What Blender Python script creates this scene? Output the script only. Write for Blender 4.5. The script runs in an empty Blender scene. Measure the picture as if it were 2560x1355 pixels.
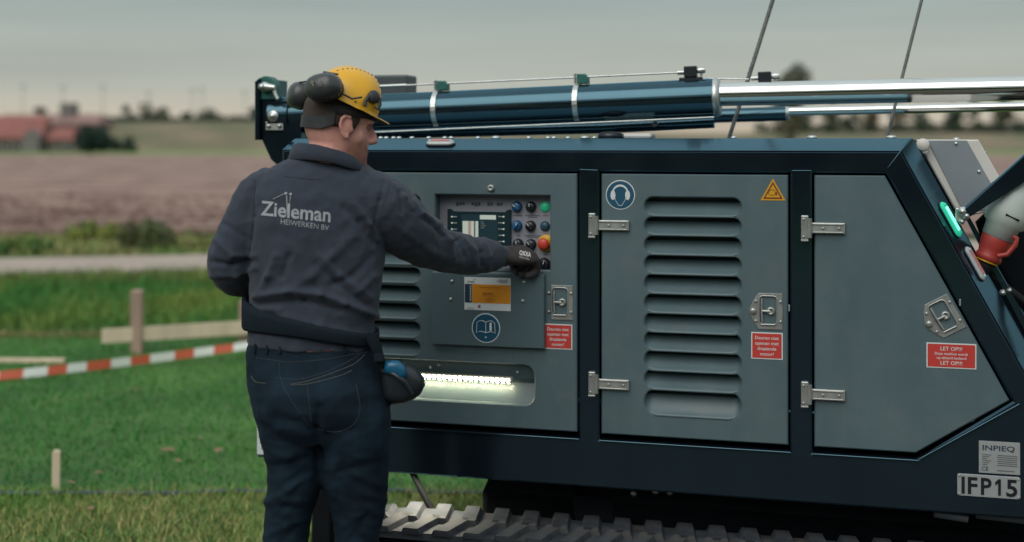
import bpy, bmesh, math, random
import numpy as np
from mathutils import Vector, Matrix, noise, geometry
from mathutils.bvhtree import BVHTree

SC = bpy.context.scene
COL = SC.collection
R = math.radians
random.seed(7)
RNG = np.random.default_rng(7)

# ------------------------------------------------------------------ camera
CAM_H, FPX, CXP, HYP = 1.63, 3200.0, 1280.0, 355.0     # camera height, focal length / centre / horizon in photo pixels
cam_d = bpy.data.cameras.new('camera'); cam = bpy.data.objects.new('camera', cam_d); COL.objects.link(cam)
cam.location = (0, 0, CAM_H); cam.rotation_euler = (R(90), 0, 0)
cam_d.sensor_width = 36; cam_d.lens = FPX / 2560 * 36
cam_d.shift_y = -(677.5 - HYP) / 2560
cam_d.clip_start = 0.05; cam_d.clip_end = 6000
cam_d.dof.use_dof = True; cam_d.dof.focus_distance = 3.95; cam_d.dof.aperture_fstop = 1.4
SC.camera = cam

# ------------------------------------------------------------------ sky, sun, exposure
SUN_EL, SUN_AZ = R(44), R(208)          # azimuth: compass-like, measured from +Y towards +X
wd = bpy.data.worlds.new('World'); SC.world = wd; wd.use_nodes = True
nt = wd.node_tree; nt.nodes.clear()
def N(t, **k):
    n = nt.nodes.new(t)
    for a, b in k.items(): setattr(n, a, b)
    return n
sky = N('ShaderNodeTexSky', sky_type='NISHITA', sun_disc=False, sun_elevation=SUN_EL, sun_rotation=SUN_AZ)
sky.air_density = 1.6; sky.dust_density = 4.0
tc = N('ShaderNodeTexCoord'); sep = N('ShaderNodeSeparateXYZ'); nt.links.new(tc.outputs['Generated'], sep.inputs[0])
ramp = N('ShaderNodeValToRGB'); nt.links.new(sep.outputs['Z'], ramp.inputs[0])
cr = ramp.color_ramp
stops = [(0.0, (.560, .450, .335)), (0.016, (.510, .455, .365)), (0.045, (.405, .425, .378)), (0.11, (.318, .378, .368)),
         (0.35, (.47, .55, .57)), (1.0, (.70, .79, .82))]
cr.elements[0].position = 0; cr.elements[0].color = (*stops[0][1], 1)
cr.elements[1].position = 1; cr.elements[1].color = (*stops[-1][1], 1)
for p, c in stops[1:-1]:
    e = cr.elements.new(p); e.color = (*c, 1)
mp = N('ShaderNodeMapping'); mp.inputs['Scale'].default_value = (1.3, 1.3, 20)
nt.links.new(tc.outputs['Generated'], mp.inputs[0])
nz = N('ShaderNodeTexNoise'); nz.inputs['Scale'].default_value = 1.6; nz.inputs['Detail'].default_value = 5
nt.links.new(mp.outputs[0], nz.inputs['Vector'])
mr = N('ShaderNodeMapRange'); mr.inputs['From Min'].default_value = .25; mr.inputs['From Max'].default_value = .75
mr.inputs['To Min'].default_value = 10.0; mr.inputs['To Max'].default_value = 12.9
nt.links.new(nz.outputs['Fac'], mr.inputs['Value'])
vm = N('ShaderNodeVectorMath', operation='SCALE'); nt.links.new(ramp.outputs[0], vm.inputs[0]); nt.links.new(mr.outputs[0], vm.inputs['Scale'])
mix = N('ShaderNodeMix', data_type='RGBA'); mix.inputs[0].default_value = .93      # overcast deck over the clear sky
nt.links.new(sky.outputs[0], mix.inputs[6]); nt.links.new(vm.outputs[0], mix.inputs[7])
bg = N('ShaderNodeBackground'); bg.inputs['Strength'].default_value = .1
nt.links.new(mix.outputs[2], bg.inputs['Color'])
wo = N('ShaderNodeOutputWorld'); nt.links.new(bg.outputs[0], wo.inputs[0])

sun_d = bpy.data.lights.new('sun', 'SUN'); sun_d.energy = 1.5; sun_d.angle = R(50); sun_d.color = (1, .96, .90)
sun = bpy.data.objects.new('sun', sun_d); COL.objects.link(sun)
sdir = Vector((math.sin(SUN_AZ) * math.cos(SUN_EL), math.cos(SUN_AZ) * math.cos(SUN_EL), math.sin(SUN_EL)))
sun.rotation_euler = sdir.to_track_quat('Z', 'Y').to_euler(); sun.location = (0, 0, 20)
SC.view_settings.view_transform = 'Standard'; SC.view_settings.look = 'None'
SC.view_settings.exposure = 0.0; SC.view_settings.gamma = 1.0
SC.render.engine = 'CYCLES'; SC.cycles.use_denoising = True
SC.cycles.max_bounces = 8; SC.cycles.sample_clamp_indirect = 6

# ------------------------------------------------------------------ helpers
def W(px, py, Y):                       # photo pixel + distance -> point of the place
    return Vector(((px - CXP) * Y / FPX, Y, CAM_H - (py - HYP) * Y / FPX))
def G(px, py, z=0.0):                   # photo pixel on level ground of height z
    return W(px, py, (CAM_H - z) * FPX / (py - HYP))

MATS = {}
def mat(name, col, rough=.5, metal=0.0, var=.0, vscale=8.0, bump=0.0, bscale=200.0, coat=0.0, spec=.5, emit=None, estr=0.0,
        col2=None, attr=None, trans=0.0, stretch=None, alpha=1.0, sheen=0.0, rvar=0.0, detail=4.0, dust=0.0, dcol=(.2, .18, .15), dscale=5.0):
    if name in MATS: return MATS[name]
    m = bpy.data.materials.new(name); m.use_nodes = True; t = m.node_tree; b = t.nodes['Principled BSDF']
    b.inputs['Base Color'].default_value = (*col, 1); b.inputs['Roughness'].default_value = rough
    b.inputs['Metallic'].default_value = metal; b.inputs['Specular IOR Level'].default_value = spec
    b.inputs['Coat Weight'].default_value = coat; b.inputs['Coat Roughness'].default_value = .08
    b.inputs['Transmission Weight'].default_value = trans; b.inputs['Sheen Weight'].default_value = sheen
    b.inputs['Alpha'].default_value = alpha
    if emit: b.inputs['Emission Color'].default_value = (*emit, 1); b.inputs['Emission Strength'].default_value = estr
    co = t.nodes.new('ShaderNodeTexCoord'); vec = co.outputs['Object']
    if stretch:
        mpn = t.nodes.new('ShaderNodeMapping'); mpn.inputs['Scale'].default_value = stretch
        t.links.new(vec, mpn.inputs[0]); vec = mpn.outputs[0]
    src = None
    if attr:
        at = t.nodes.new('ShaderNodeAttribute'); at.attribute_name = attr; src = at.outputs['Color']
    if var or col2 or rvar:
        n = t.nodes.new('ShaderNodeTexNoise'); n.inputs['Scale'].default_value = vscale; n.inputs['Detail'].default_value = detail
        t.links.new(vec, n.inputs['Vector'])
        if rvar:
            q = t.nodes.new('ShaderNodeMapRange'); q.inputs['To Min'].default_value = max(0.02, rough - rvar); q.inputs['To Max'].default_value = rough + rvar
            q.inputs['From Min'].default_value = .3; q.inputs['From Max'].default_value = .7
            t.links.new(n.outputs['Fac'], q.inputs['Value']); t.links.new(q.outputs[0], b.inputs['Roughness'])
        if col2:
            x = t.nodes.new('ShaderNodeMix'); x.data_type = 'RGBA'
            q = t.nodes.new('ShaderNodeMapRange'); q.inputs['From Min'].default_value = .36; q.inputs['From Max'].default_value = .64
            t.links.new(n.outputs['Fac'], q.inputs['Value']); t.links.new(q.outputs[0], x.inputs[0])
            x.inputs[6].default_value = (*col, 1); x.inputs[7].default_value = (*col2, 1); src = x.outputs[2]
        if var:
            h = t.nodes.new('ShaderNodeVectorMath'); h.operation = 'SCALE'
            q = t.nodes.new('ShaderNodeMapRange'); q.inputs['To Min'].default_value = 1 - var; q.inputs['To Max'].default_value = 1 + var
            q.inputs['From Min'].default_value = .25; q.inputs['From Max'].default_value = .75
            t.links.new(n.outputs['Fac'], q.inputs['Value']); t.links.new(q.outputs[0], h.inputs['Scale'])
            if src is not None: t.links.new(src, h.inputs[0])
            else: h.inputs[0].default_value = col
            src = h.outputs[0]
    if dust:                               # dried splashes and dust lying on the surface
        dn_ = t.nodes.new('ShaderNodeTexNoise'); dn_.inputs['Scale'].default_value = dscale; dn_.inputs['Detail'].default_value = 12; dn_.inputs['Roughness'].default_value = .68; t.links.new(co.outputs['Object'], dn_.inputs['Vector'])
        q = t.nodes.new('ShaderNodeMapRange'); q.inputs['From Min'].default_value = .48; q.inputs['From Max'].default_value = .74; q.inputs['To Max'].default_value = dust; t.links.new(dn_.outputs['Fac'], q.inputs['Value'])
        x = t.nodes.new('ShaderNodeMix'); x.data_type = 'RGBA'; t.links.new(q.outputs[0], x.inputs[0]); x.inputs[7].default_value = (*dcol, 1)
        if src is not None: t.links.new(src, x.inputs[6])
        else: x.inputs[6].default_value = (*col, 1)
        src = x.outputs[2]
    if src is not None: t.links.new(src, b.inputs['Base Color'])
    if bump:
        n2 = t.nodes.new('ShaderNodeTexNoise'); n2.inputs['Scale'].default_value = bscale; n2.inputs['Detail'].default_value = 3
        t.links.new(vec, n2.inputs['Vector'])
        bp = t.nodes.new('ShaderNodeBump'); bp.inputs['Strength'].default_value = bump; bp.inputs['Distance'].default_value = .002
        t.links.new(n2.outputs['Fac'], bp.inputs['Height']); t.links.new(bp.outputs[0], b.inputs['Normal'])
    MATS[name] = m
    return m

def paint(name, base, tint, ior, rough, var=.25):
    """dark lacquer: near-black ground under a tinted clear coat whose mirror grows with the angle (Fresnel)"""
    m = bpy.data.materials.new(name); m.use_nodes = True; t = m.node_tree; t.nodes.clear()
    L = t.links.new; out = t.nodes.new('ShaderNodeOutputMaterial'); mx = t.nodes.new('ShaderNodeMixShader'); fr = t.nodes.new('ShaderNodeFresnel'); fr.inputs['IOR'].default_value = ior
    d = t.nodes.new('ShaderNodeBsdfDiffuse'); g = t.nodes.new('ShaderNodeBsdfGlossy'); g.inputs['Color'].default_value = (*tint, 1)
    co = t.nodes.new('ShaderNodeTexCoord'); n = t.nodes.new('ShaderNodeTexNoise'); n.inputs['Scale'].default_value = 5; n.inputs['Detail'].default_value = 8; L(co.outputs['Object'], n.inputs['Vector'])
    q = t.nodes.new('ShaderNodeMapRange'); q.inputs['From Min'].default_value = .3; q.inputs['From Max'].default_value = .75; q.inputs['To Min'].default_value = rough; q.inputs['To Max'].default_value = rough * 1.7; L(n.outputs['Fac'], q.inputs['Value']); L(q.outputs[0], g.inputs['Roughness'])
    x = t.nodes.new('ShaderNodeMix'); x.data_type = 'RGBA'; L(n.outputs['Fac'], x.inputs[0]); x.inputs[6].default_value = (*[c * (1 - var) for c in base], 1); x.inputs[7].default_value = (*[c * (1 + var) + .002 for c in base], 1); L(x.outputs[2], d.inputs['Color'])
    L(fr.outputs[0], mx.inputs[0]); L(d.outputs[0], mx.inputs[1]); L(g.outputs[0], mx.inputs[2]); L(mx.outputs[0], out.inputs[0]); MATS[name] = m; return m

_TXT = {}
def text2d(s, bold=0.0):
    """outline of a string as flat triangles, 1 unit cap-ish height, origin bottom-left; returns verts, tris, width"""
    k = (s, bold)
    if k in _TXT: return _TXT[k]
    c = bpy.data.curves.new('t', 'FONT'); c.body = s; c.size = 1.0; c.offset = bold; c.resolution_u = 3
    o = bpy.data.objects.new('t', c); COL.objects.link(o)
    dg = bpy.context.evaluated_depsgraph_get(); dg.update()
    me = bpy.data.meshes.new_from_object(o.evaluated_get(dg))
    v = [(p.co.x, p.co.y) for p in me.vertices]; f = [tuple(p.vertices) for p in me.polygons]
    bpy.data.objects.remove(o); bpy.data.curves.remove(c); bpy.data.meshes.remove(me)
    x0 = min(p[0] for p in v); x1 = max(p[0] for p in v)
    v = [(a - x0, b) for a, b in v]
    _TXT[k] = (v, f, x1 - x0)
    return _TXT[k]
CAPH = .69                               # cap height of the built-in font for size 1

def area2(p): return sum(p[i][0] * p[(i + 1) % len(p)][1] - p[(i + 1) % len(p)][0] * p[i][1] for i in range(len(p))) / 2
def ccw(p): return list(p) if area2(p) > 0 else list(p)[::-1]
def offs(p, d):                          # offset of a ccw polygon, d > 0 goes inwards
    out = []; n = len(p)
    for i in range(n):
        a, b, c = Vector(p[i - 1]), Vector(p[i]), Vector(p[(i + 1) % n])
        e1 = (b - a); e2 = (c - b)
        if e1.length < 1e-9 or e2.length < 1e-9: out.append(tuple(b)); continue
        e1.normalize(); e2.normalize()
        n1 = Vector((-e1.y, e1.x)); n2 = Vector((-e2.y, e2.x))
        m = n1 + n2
        q = max(.25, m.dot(n1)); out.append(tuple(b + m * (d / q)))
    return out

class MB:
    """collects shapes into one mesh"""
    def __init__(s): s.v = []; s.f = []; s.m = []; s.s = []
    def add(s, v, f, mi=0, smooth=False, M=None):
        o = len(s.v)
        s.v += [tuple(M @ Vector(p)) for p in v] if M is not None else [tuple(p) for p in v]
        s.f += [tuple(i + o for i in q) for q in f]; s.m += [mi] * len(f); s.s += [smooth] * len(f)
        return s
    def box(s, x0, x1, y0, y1, z0, z1, bev=0.0, mi=0, M=None):
        b = min(bev, .45 * (x1 - x0), .45 * (y1 - y0), .45 * (z1 - z0))
        if b <= 0:
            v = [(x, y, z) for x in (x0, x1) for y in (y0, y1) for z in (z0, z1)]
            f = [(0, 1, 3, 2), (4, 6, 7, 5), (0, 4, 5, 1), (2, 3, 7, 6), (0, 2, 6, 4), (1, 5, 7, 3)]
            return s.add(v, f, mi, False, M)
        bm = bmesh.new(); bmesh.ops.create_cube(bm, size=1)
        for q in bm.verts: q.co = ((x0 + x1) / 2 + q.co.x * (x1 - x0), (y0 + y1) / 2 + q.co.y * (y1 - y0), (z0 + z1) / 2 + q.co.z * (z1 - z0))
        bmesh.ops.bevel(bm, geom=bm.edges[:], offset=b, segments=2, affect='EDGES', profile=.5)
        bm.verts.index_update()
        s.add([q.co for q in bm.verts], [tuple(w.index for w in q.verts) for q in bm.faces], mi, False, M); bm.free()
        return s
    def slab(s, q, t=(0, .012, -.006), mi=0):
        """sheet metal: four corners and the offset to its inner side"""
        q = [Vector(p) for p in q]; V = q + [p + Vector(t) for p in q]
        return s.add(V, [(0, 1, 2, 3), (7, 6, 5, 4), (0, 4, 5, 1), (1, 5, 6, 2), (2, 6, 7, 3), (3, 7, 4, 0)], mi)
    def plate(s, poly, y0, y1, bev=0.0, holes=(), mi=0, M=None):
        """flat plate in x-z with holes; y0 is the front (towards the viewer), edges chamfered by bev"""
        P = ccw(poly); H = [ccw(h)[::-1] for h in holes]
        loops = [P] + H
        fr = [offs(P, bev) if bev else P] + [[(a) for a in offs(h[::-1], -bev)][::-1] if bev else h for h in H]
        V = []; F = []
        def ring(L, y): o = len(V); V.extend((a, y, b) for a, b in L); return o
        A = [ring(L, y0) for L in fr]; B = [ring(L, y0 + bev) for L in loops] if bev else A; C = [ring(L, y1) for L in loops]
        n0 = [len(L) for L in loops]; start = np.cumsum([0] + n0)
        def unflat(i):
            k = int(np.searchsorted(start, i, 'right') - 1); return k, i - start[k]
        for base, LL, flip in ((A, fr, False), (C, loops, True)):
            tr = geometry.tessellate_polygon([[Vector((a, b, 0)) for a, b in L] for L in LL])
            for t in tr:
                q = [unflat(i) for i in t]; q = tuple(base[k] + j for k, j in q)
                F.append(q if not flip else q[::-1])
        for k in range(len(loops)):
            n = n0[k]
            for i in range(n):
                j = (i + 1) % n
                if bev: F.append((A[k] + i, B[k] + i, B[k] + j, A[k] + j))
                F.append((B[k] + i, C[k] + i, C[k] + j, B[k] + j))
        return s.add(V, F, mi, False, M)
    def tube(s, pts, r, seg=12, mi=0, cap=True, M=None, smooth=True, ref=None, flat=1.0):
        pts = [Vector(p) for p in pts]; n = len(pts)
        rr = list(r) if hasattr(r, '__len__') else [r] * n
        V = []; F = []; prev = None
        for i, p in enumerate(pts):
            d = (pts[min(i + 1, n - 1)] - pts[max(i - 1, 0)])
            if d.length < 1e-9: d = Vector((0, 0, 1))
            d.normalize()
            if prev is None:
                a = Vector(ref) if ref else (Vector((0, 0, 1)) if abs(d.z) < .9 else Vector((1, 0, 0)))
                a = (a - d * a.dot(d)).normalized()
            else: a = (prev - d * prev.dot(d)).normalized()
            prev = a; b = d.cross(a)
            q = rr[i]; ra, rb = (q if hasattr(q, '__len__') else (q, q * flat))
            for k in range(seg):
                t = 2 * math.pi * k / seg
                V.append(p + a * (ra * math.cos(t)) + b * (rb * math.sin(t)))
        for i in range(n - 1):
            for k in range(seg):
                j = (k + 1) % seg
                F.append((i * seg + k, i * seg + j, (i + 1) * seg + j, (i + 1) * seg + k))
        s.add(V, F, mi, smooth, M)
        if cap:
            s.add(V[:seg], [tuple(range(seg))[::-1]], mi, False, M); s.add(V[-seg:], [tuple(range(seg))], mi, False, M)
        return s
    def lathe(s, prof, M=None, seg=20, mi=0, smooth=True):
        """profile of (radius, height) about local z"""
        V = []; F = []
        for r, h in prof:
            for k in range(seg):
                t = 2 * math.pi * k / seg; V.append((r * math.cos(t), r * math.sin(t), h))
        for i in range(len(prof) - 1):
            for k in range(seg):
                j = (k + 1) % seg; F.append((i * seg + k, i * seg + j, (i + 1) * seg + j, (i + 1) * seg + k))
        F.append(tuple(range(seg))[::-1]); F.append(tuple((len(prof) - 1) * seg + k for k in range(seg)))
        return s.add(V, F, mi, smooth, M)
    def loft(s, rings, mi=0, smooth=True, M=None, cap=True, close=True):
        n = len(rings[0]); V = [p for r_ in rings for p in r_]; F = []
        for i in range(len(rings) - 1):
            for k in range(n if close else n - 1):
                j = (k + 1) % n; F.append((i * n + k, i * n + j, (i + 1) * n + j, (i + 1) * n + k))
        if cap: F.append(tuple(range(n))[::-1]); F.append(tuple((len(rings) - 1) * n + k for k in range(n)))
        return s.add(V, F, mi, smooth, M)
    def text(s, st, x, z, h, y, mi=0, align='L', bold=0.0, sx=1.0, M=None, width=None, rot=0.0):
        """flat lettering facing -y; h is the cap height"""
        v, f, w = text2d(st, bold); k = h / CAPH
        kx = k * sx if width is None else width / w
        x0 = {'L': 0, 'C': -w * kx / 2, 'R': -w * kx}[align]; c, sn = math.cos(rot), math.sin(rot)
        V = []
        for a, b in v:
            p, q = x0 + a * kx, b * k; V.append((x + p * c - q * sn, y, z + p * sn + q * c))
        return s.add(V, f, mi, False, M)
    def build(s, name, mats, parent=None, loc=None, recalc=True, weld=False):
        me = bpy.data.meshes.new(name); me.from_pydata([tuple(p) for p in s.v], [], s.f)
        for m in (mats if isinstance(mats, (list, tuple)) else [mats]): me.materials.append(m)
        me.polygons.foreach_set('material_index', s.m); me.polygons.foreach_set('use_smooth', s.s)
        if recalc or weld:
            bm = bmesh.new(); bm.from_mesh(me)
            if weld: bmesh.ops.remove_doubles(bm, verts=bm.verts[:], dist=weld)
            bmesh.ops.recalc_face_normals(bm, faces=bm.faces[:]); bm.to_mesh(me); bm.free()
        return link(name, me, parent, loc)
def link(name, me, parent=None, loc=None):
    o = bpy.data.objects.new(name, me); COL.objects.link(o)
    if parent is not None: o.parent = parent
    if loc is not None: o.location = loc
    return o
def tag(o, label, cat=None, group=None, kind=None):
    if label: o['label'] = label
    if cat: o['category'] = cat
    if group: o['group'] = group
    if kind: o['kind'] = kind
    return o
def empty(name, loc, rz=0.0):
    o = bpy.data.objects.new(name, None); COL.objects.link(o); o.location = loc; o.rotation_euler = (0, 0, rz)
    o.empty_display_size = .2
    return o
def frame(o, ex, ey, ez):               # matrix from a local frame
    ex, ey, ez = Vector(ex).normalized(), Vector(ey).normalized(), Vector(ez).normalized()
    return Matrix(((ex.x, ey.x, ez.x, o[0]), (ex.y, ey.y, ez.y, o[1]), (ex.z, ey.z, ez.z, o[2]), (0, 0, 0, 1)))
def FACE(x, y, z):                      # lathe axis pointing to the viewer (local -y)
    return Matrix.Translation((x, y, z)) @ Matrix.Rotation(R(90), 4, 'X')
def stadium(x0, x1, z0, z1, r=None, n=7):
    r = min((z1 - z0) / 2, (x1 - x0) / 2) if r is None else r
    p = []
    for cx, cz, a in ((x1 - r, z0 + r, -90), (x1 - r, z1 - r, 0), (x0 + r, z1 - r, 90), (x0 + r, z0 + r, 180)):
        for i in range(n): t = R(a + 90 * i / (n - 1)); p.append((cx + r * math.cos(t), cz + r * math.sin(t)))
    q = [p[0]]
    for a in p[1:]:
        if (Vector(a) - Vector(q[-1])).length > 1e-5: q.append(a)
    if (Vector(q[0]) - Vector(q[-1])).length < 1e-5: q.pop()
    return q
def circ(x, z, r, n=28, sx=1.0): return [(x + sx * r * math.cos(2 * math.pi * i / n), z + r * math.sin(2 * math.pi * i / n)) for i in range(n)]

# ------------------------------------------------------------------ materials of the machine
m_grey = mat('grey door paint', (.082, .128, .143), .42, var=.09, vscale=3, stretch=(2.5, 2.5, .7), detail=9, dust=.35, dcol=(.17, .175, .165), dscale=7, bump=.12, bscale=900, rvar=.06)
m_grey2 = mat('grey flap paint', (.074, .115, .129), .42, var=.05, vscale=4, bump=.12, bscale=900)
m_black = paint('dark navy lacquer', (.006, .009, .014), (.42, .80, 1.0), 1.95, .12)
m_barrel = paint('petrol black lacquer', (.005, .008, .012), (.36, .70, .88), 2.05, .12)
m_dark = mat('dark interior', (.008, .010, .013), .85, var=.2, spec=.1)
m_steel = mat('stainless steel', (.40, .41, .39), .34, metal=.62, var=.12, vscale=30, rvar=.08)
m_zinc = mat('zinc plated steel', (.55, .56, .54), .38, metal=.9, var=.15, vscale=40)
m_chrome = mat('chrome rod', (.68, .68, .65), .13, metal=1.0, var=.04, vscale=6)
m_rubber = mat('track rubber', (.022, .028, .038), .75, var=.35, vscale=14, bump=.5, bscale=60, col2=(.038, .044, .052), dust=.75, dcol=(.085, .068, .050), dscale=9)
m_white = mat('white print', (.62, .66, .66), .5, var=.04)
m_red = mat('red sign print', (.52, .045, .035), .45, var=.06, vscale=15)
m_blue = mat('blue sign print', (.010, .075, .135), .4, var=.06)
m_yel = mat('yellow sign print', (.62, .30, .012), .45, var=.05)
m_ora = mat('orange label print', (.62, .24, .015), .45, var=.05)
m_navy = mat('navy label print', (.02, .04, .07), .45)
m_brown = mat('dark red brown print', (.13, .03, .01), .5)
m_plate = mat('brushed aluminium plate', (.36, .38, .38), .5, metal=.3, var=.08, vscale=20)
m_panel = mat('control panel plate', (.27, .27, .31), .5, var=.05)
m_scr = mat('screen bezel', (.010, .030, .038), .3)
m_lcd = mat('screen glass', (.010, .020, .025), .12, emit=(.02, .05, .06), estr=.4)
m_page = mat('screen page', (.45, .5, .45), .3, emit=(.50, .55, .47), estr=.35)
m_page2 = mat('screen page band', (.35, .22, .2), .3, emit=(.45, .36, .32), estr=.3)
m_led = mat('led strip', (.9, .9, .8), .4, emit=(1, .93, .74), estr=9)
m_led2 = mat('led strip underside', (.9, .9, .8), .4, emit=(1, .86, .54), estr=120)
m_ledd = mat('led strip body', (.35, .34, .28), .4)
m_kblue = mat('blue knob', (.012, .09, .20), .3)
m_kblack = mat('black knob', (.012, .015, .020), .32)
m_kgreen = mat('green button', (.02, .34, .17), .35, emit=(.01, .3, .14), estr=.35)
m_kdblue = mat('dark blue button', (.02, .075, .11), .35)
m_kred = mat('red mushroom button', (.55, .05, .03), .35)
m_kyel = mat('yellow button collar', (.60, .33, .01), .4)
m_lens = mat('clear lamp lens', (.62, .66, .68), .12, spec=.6, trans=.35)
m_lensr = mat('red lamp insert', (.50, .20, .19), .35)
m_lgreen = mat('green lamp lens', (.03, .55, .33), .2, emit=(.012, .36, .22), estr=.5)
m_lgcore = mat('green lamp core', (.3, .9, .7), .3, emit=(.22, .95, .62), estr=1.2)
m_hood = mat('light grey hood paint', (.60, .57, .53), .5, var=.05)
m_hoodp = mat('grey hood panel', (.21, .235, .26), .5, var=.06)
m_teal = mat('green teal plastic', (.015, .115, .095), .45, var=.1)
m_plugw = mat('pale grey plug housing', (.50, .56, .53), .5, var=.06)
m_plugr = mat('red plug shell', (.34, .035, .028), .45, var=.08)
m_rope = mat('steel wire rope', (.17, .175, .17), .55, metal=.4, var=.3, vscale=60, bump=.6, bscale=300)
m_cable = mat('black cable', (.010, .011, .013), .8, spec=.2)
m_dgrey = mat('dark grey box', (.060, .072, .078), .5, var=.1)

# ------------------------------------------------------------------ machine frame of reference
YAW = math.atan(.275)
ORG = Vector(((1300 - CXP) * 4.2 / FPX, 4.2, 0))
UX = Vector((math.cos(YAW), -math.sin(YAW), 0)); VY = Vector((math.sin(YAW), math.cos(YAW), 0))
def M(px, py, y=0.0):                   # photo pixel -> (x, z) on the machine plane of depth y
    d = Vector(((px - CXP) / FPX, 1, -(py - HYP) / FPX)); c = Vector((0, 0, CAM_H))
    t = (ORG + VY * y - c).dot(VY) / d.dot(VY); p = c + d * t - ORG
    return (p.dot(UX), p.z)
def M3(px, py, y=0.0): a = M(px, py, y); return Vector((a[0], y, a[1]))
def MX(px, y=0.0): return M(px, 700, y)[0]
def rect(px0, py0, px1, py1, y=0.0):    # px box -> x0, x1, z0, z1 (uses the box centre for the other axis)
    a = M(px0, (py0 + py1) / 2, y)[0]; b = M(px1, (py0 + py1) / 2, y)[0]; mx = (px0 + px1) / 2
    return a, b, M(mx, py1, y)[1], M(mx, py0, y)[1]

rig = empty('piling_rig', ORG, -YAW)
tag(rig, 'black and grey tracked piling rig with louvred doors and long hydraulic cylinder on top', 'piling rig')

CHD = .105
Z_ROOF = M(1600, 346, CHD)[1]; Z_CH = M(1600, 376)[1]; Z_DT = M(1735, 436)[1]; Z_DB = M(1735, 1099)[1]
Z_BOT = M(1200, 1198)[1]
X_L = MX(705); D_BODY = 1.05
# slanted right post
a1 = M(2213, 437); a2 = M(2525, 1000)
SL = (a2[0] - a1[0]) / (a1[1] - a2[1])          # run to the right per metre of drop
def slx(x_at_top, z, zt): return x_at_top + SL * (zt - z)
x_in = M(2254, 378)[0]                           # inner chamfer line at Z_CH
x_out = M(2281, 345, CHD)[0]                     # outer chamfer line at Z_ROOF
Z_COR = M(2560, 990)[1]
xr_in = slx(x_in, Z_COR, Z_CH); xr_out = slx(x_out, Z_COR, Z_ROOF)
X_R = xr_in + .02
front = [(X_L, Z_BOT), (X_R, Z_BOT), (xr_in, Z_COR), (x_in, Z_CH), (X_L, Z_CH)]
GAP = .007
d1 = [(MX(893), Z_DB), (MX(1442), Z_DB), (MX(1442), Z_DT), (MX(893), Z_DT)]
d2 = [(MX(1503), Z_DB), (MX(1970), Z_DB), (MX(1970), Z_DT), (MX(1503), Z_DT)]
c3 = M(2290, 1131); e3 = M(2524, 1002)
d3 = [(MX(2036), Z_DB), (c3[0], Z_DB), e3, (slx(e3[0], Z_DT, e3[1]), Z_DT), (MX(2036), Z_DT)]
def hole_of(d):                          # opening a little larger than the door, more at the sill
    q = offs(ccw(d), -GAP); zb = min(p[1] for p in q)
    return [(x, z - .012 if z < zb + .001 else z) for x, z in q]
fm = MB()
fm.plate(front, 0, .05, .006, [hole_of(d) for d in (d1, d2, d3)])
# chamfered edges: along the roof and down the slanted post
fm.slab([(X_L, .001, Z_CH), (x_in, .001, Z_CH), (x_out, CHD, Z_ROOF), (X_L, CHD, Z_ROOF)], (0, .012, -.012))
fm.slab([(x_in, .001, Z_CH), (xr_in, .001, Z_COR), (xr_out, CHD, Z_COR), (x_out, CHD, Z_ROOF)], (-.012, .012, 0))
fm.slab([(xr_in, .001, Z_COR), (X_R, .001, Z_BOT), (X_R + .05, CHD, Z_BOT), (xr_out, CHD, Z_COR)], (-.012, .012, 0))
# shell behind: roof, slanted end, lower end, left end, floor, back
fm.box(X_L, x_out, CHD, D_BODY, Z_ROOF - .012, Z_ROOF)
fm.slab([(x_out, CHD, Z_ROOF), (xr_out, CHD, Z_COR), (xr_out, D_BODY, Z_COR), (x_out, D_BODY, Z_ROOF)], (-.012, 0, -.004))
fm.slab([(xr_out, CHD, Z_COR), (X_R + .05, CHD, Z_BOT), (X_R + .05, D_BODY, Z_BOT), (xr_out, D_BODY, Z_COR)], (-.012, 0, 0))
fm.box(X_L, X_L + .012, .05, D_BODY, Z_BOT, Z_ROOF - .012)
fm.box(X_L + .012, X_R, .05, D_BODY, Z_BOT + .055, Z_BOT + .067)
fm.plate([(X_L + .012, Z_BOT + .07), (X_R + .04, Z_BOT + .07), (xr_out - .005, Z_COR), (x_out - .005, Z_ROOF - .014), (X_L + .012, Z_ROOF - .014)], D_BODY - .012, D_BODY)
# folded sill below each door, with the little step at the posts
for d in (d1, d2, d3):
    xa = min(p[0] for p in d); xb = c3[0] if d is d3 else max(p[0] for p in d)
    fm.box(xa - .004, xb + .01, -.008, .012, Z_DB - .024, Z_DB - .018, .002)
fm.box(0, (Vector(e3) - Vector(c3)).length + .02, -.008, .012, -.024, -.018, .002,
       M=Matrix.Translation((c3[0], 0, c3[1])) @ Matrix.Rotation(-math.atan2(e3[1] - c3[1], e3[0] - c3[0]), 4, 'Y'))
frame_o = fm.build('frame', m_black, rig)
# weld marks on the posts under the roof
for p0, p1 in (((1450, 424), (1494, 426)), ((1980, 427), (2028, 427))):
    w = MB(); w.tube([M3(*p0, y=-.001), M3(*p1, y=-.001)], .0022, 6); w.build('weld_seam', m_black, frame_o)
w = MB(); w.tube([M3(2274, 349, .03), M3(2250, 380, -.001), M3(2219, 421, -.002)], .002, 6); w.build('weld_seam', m_black, frame_o)

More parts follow.
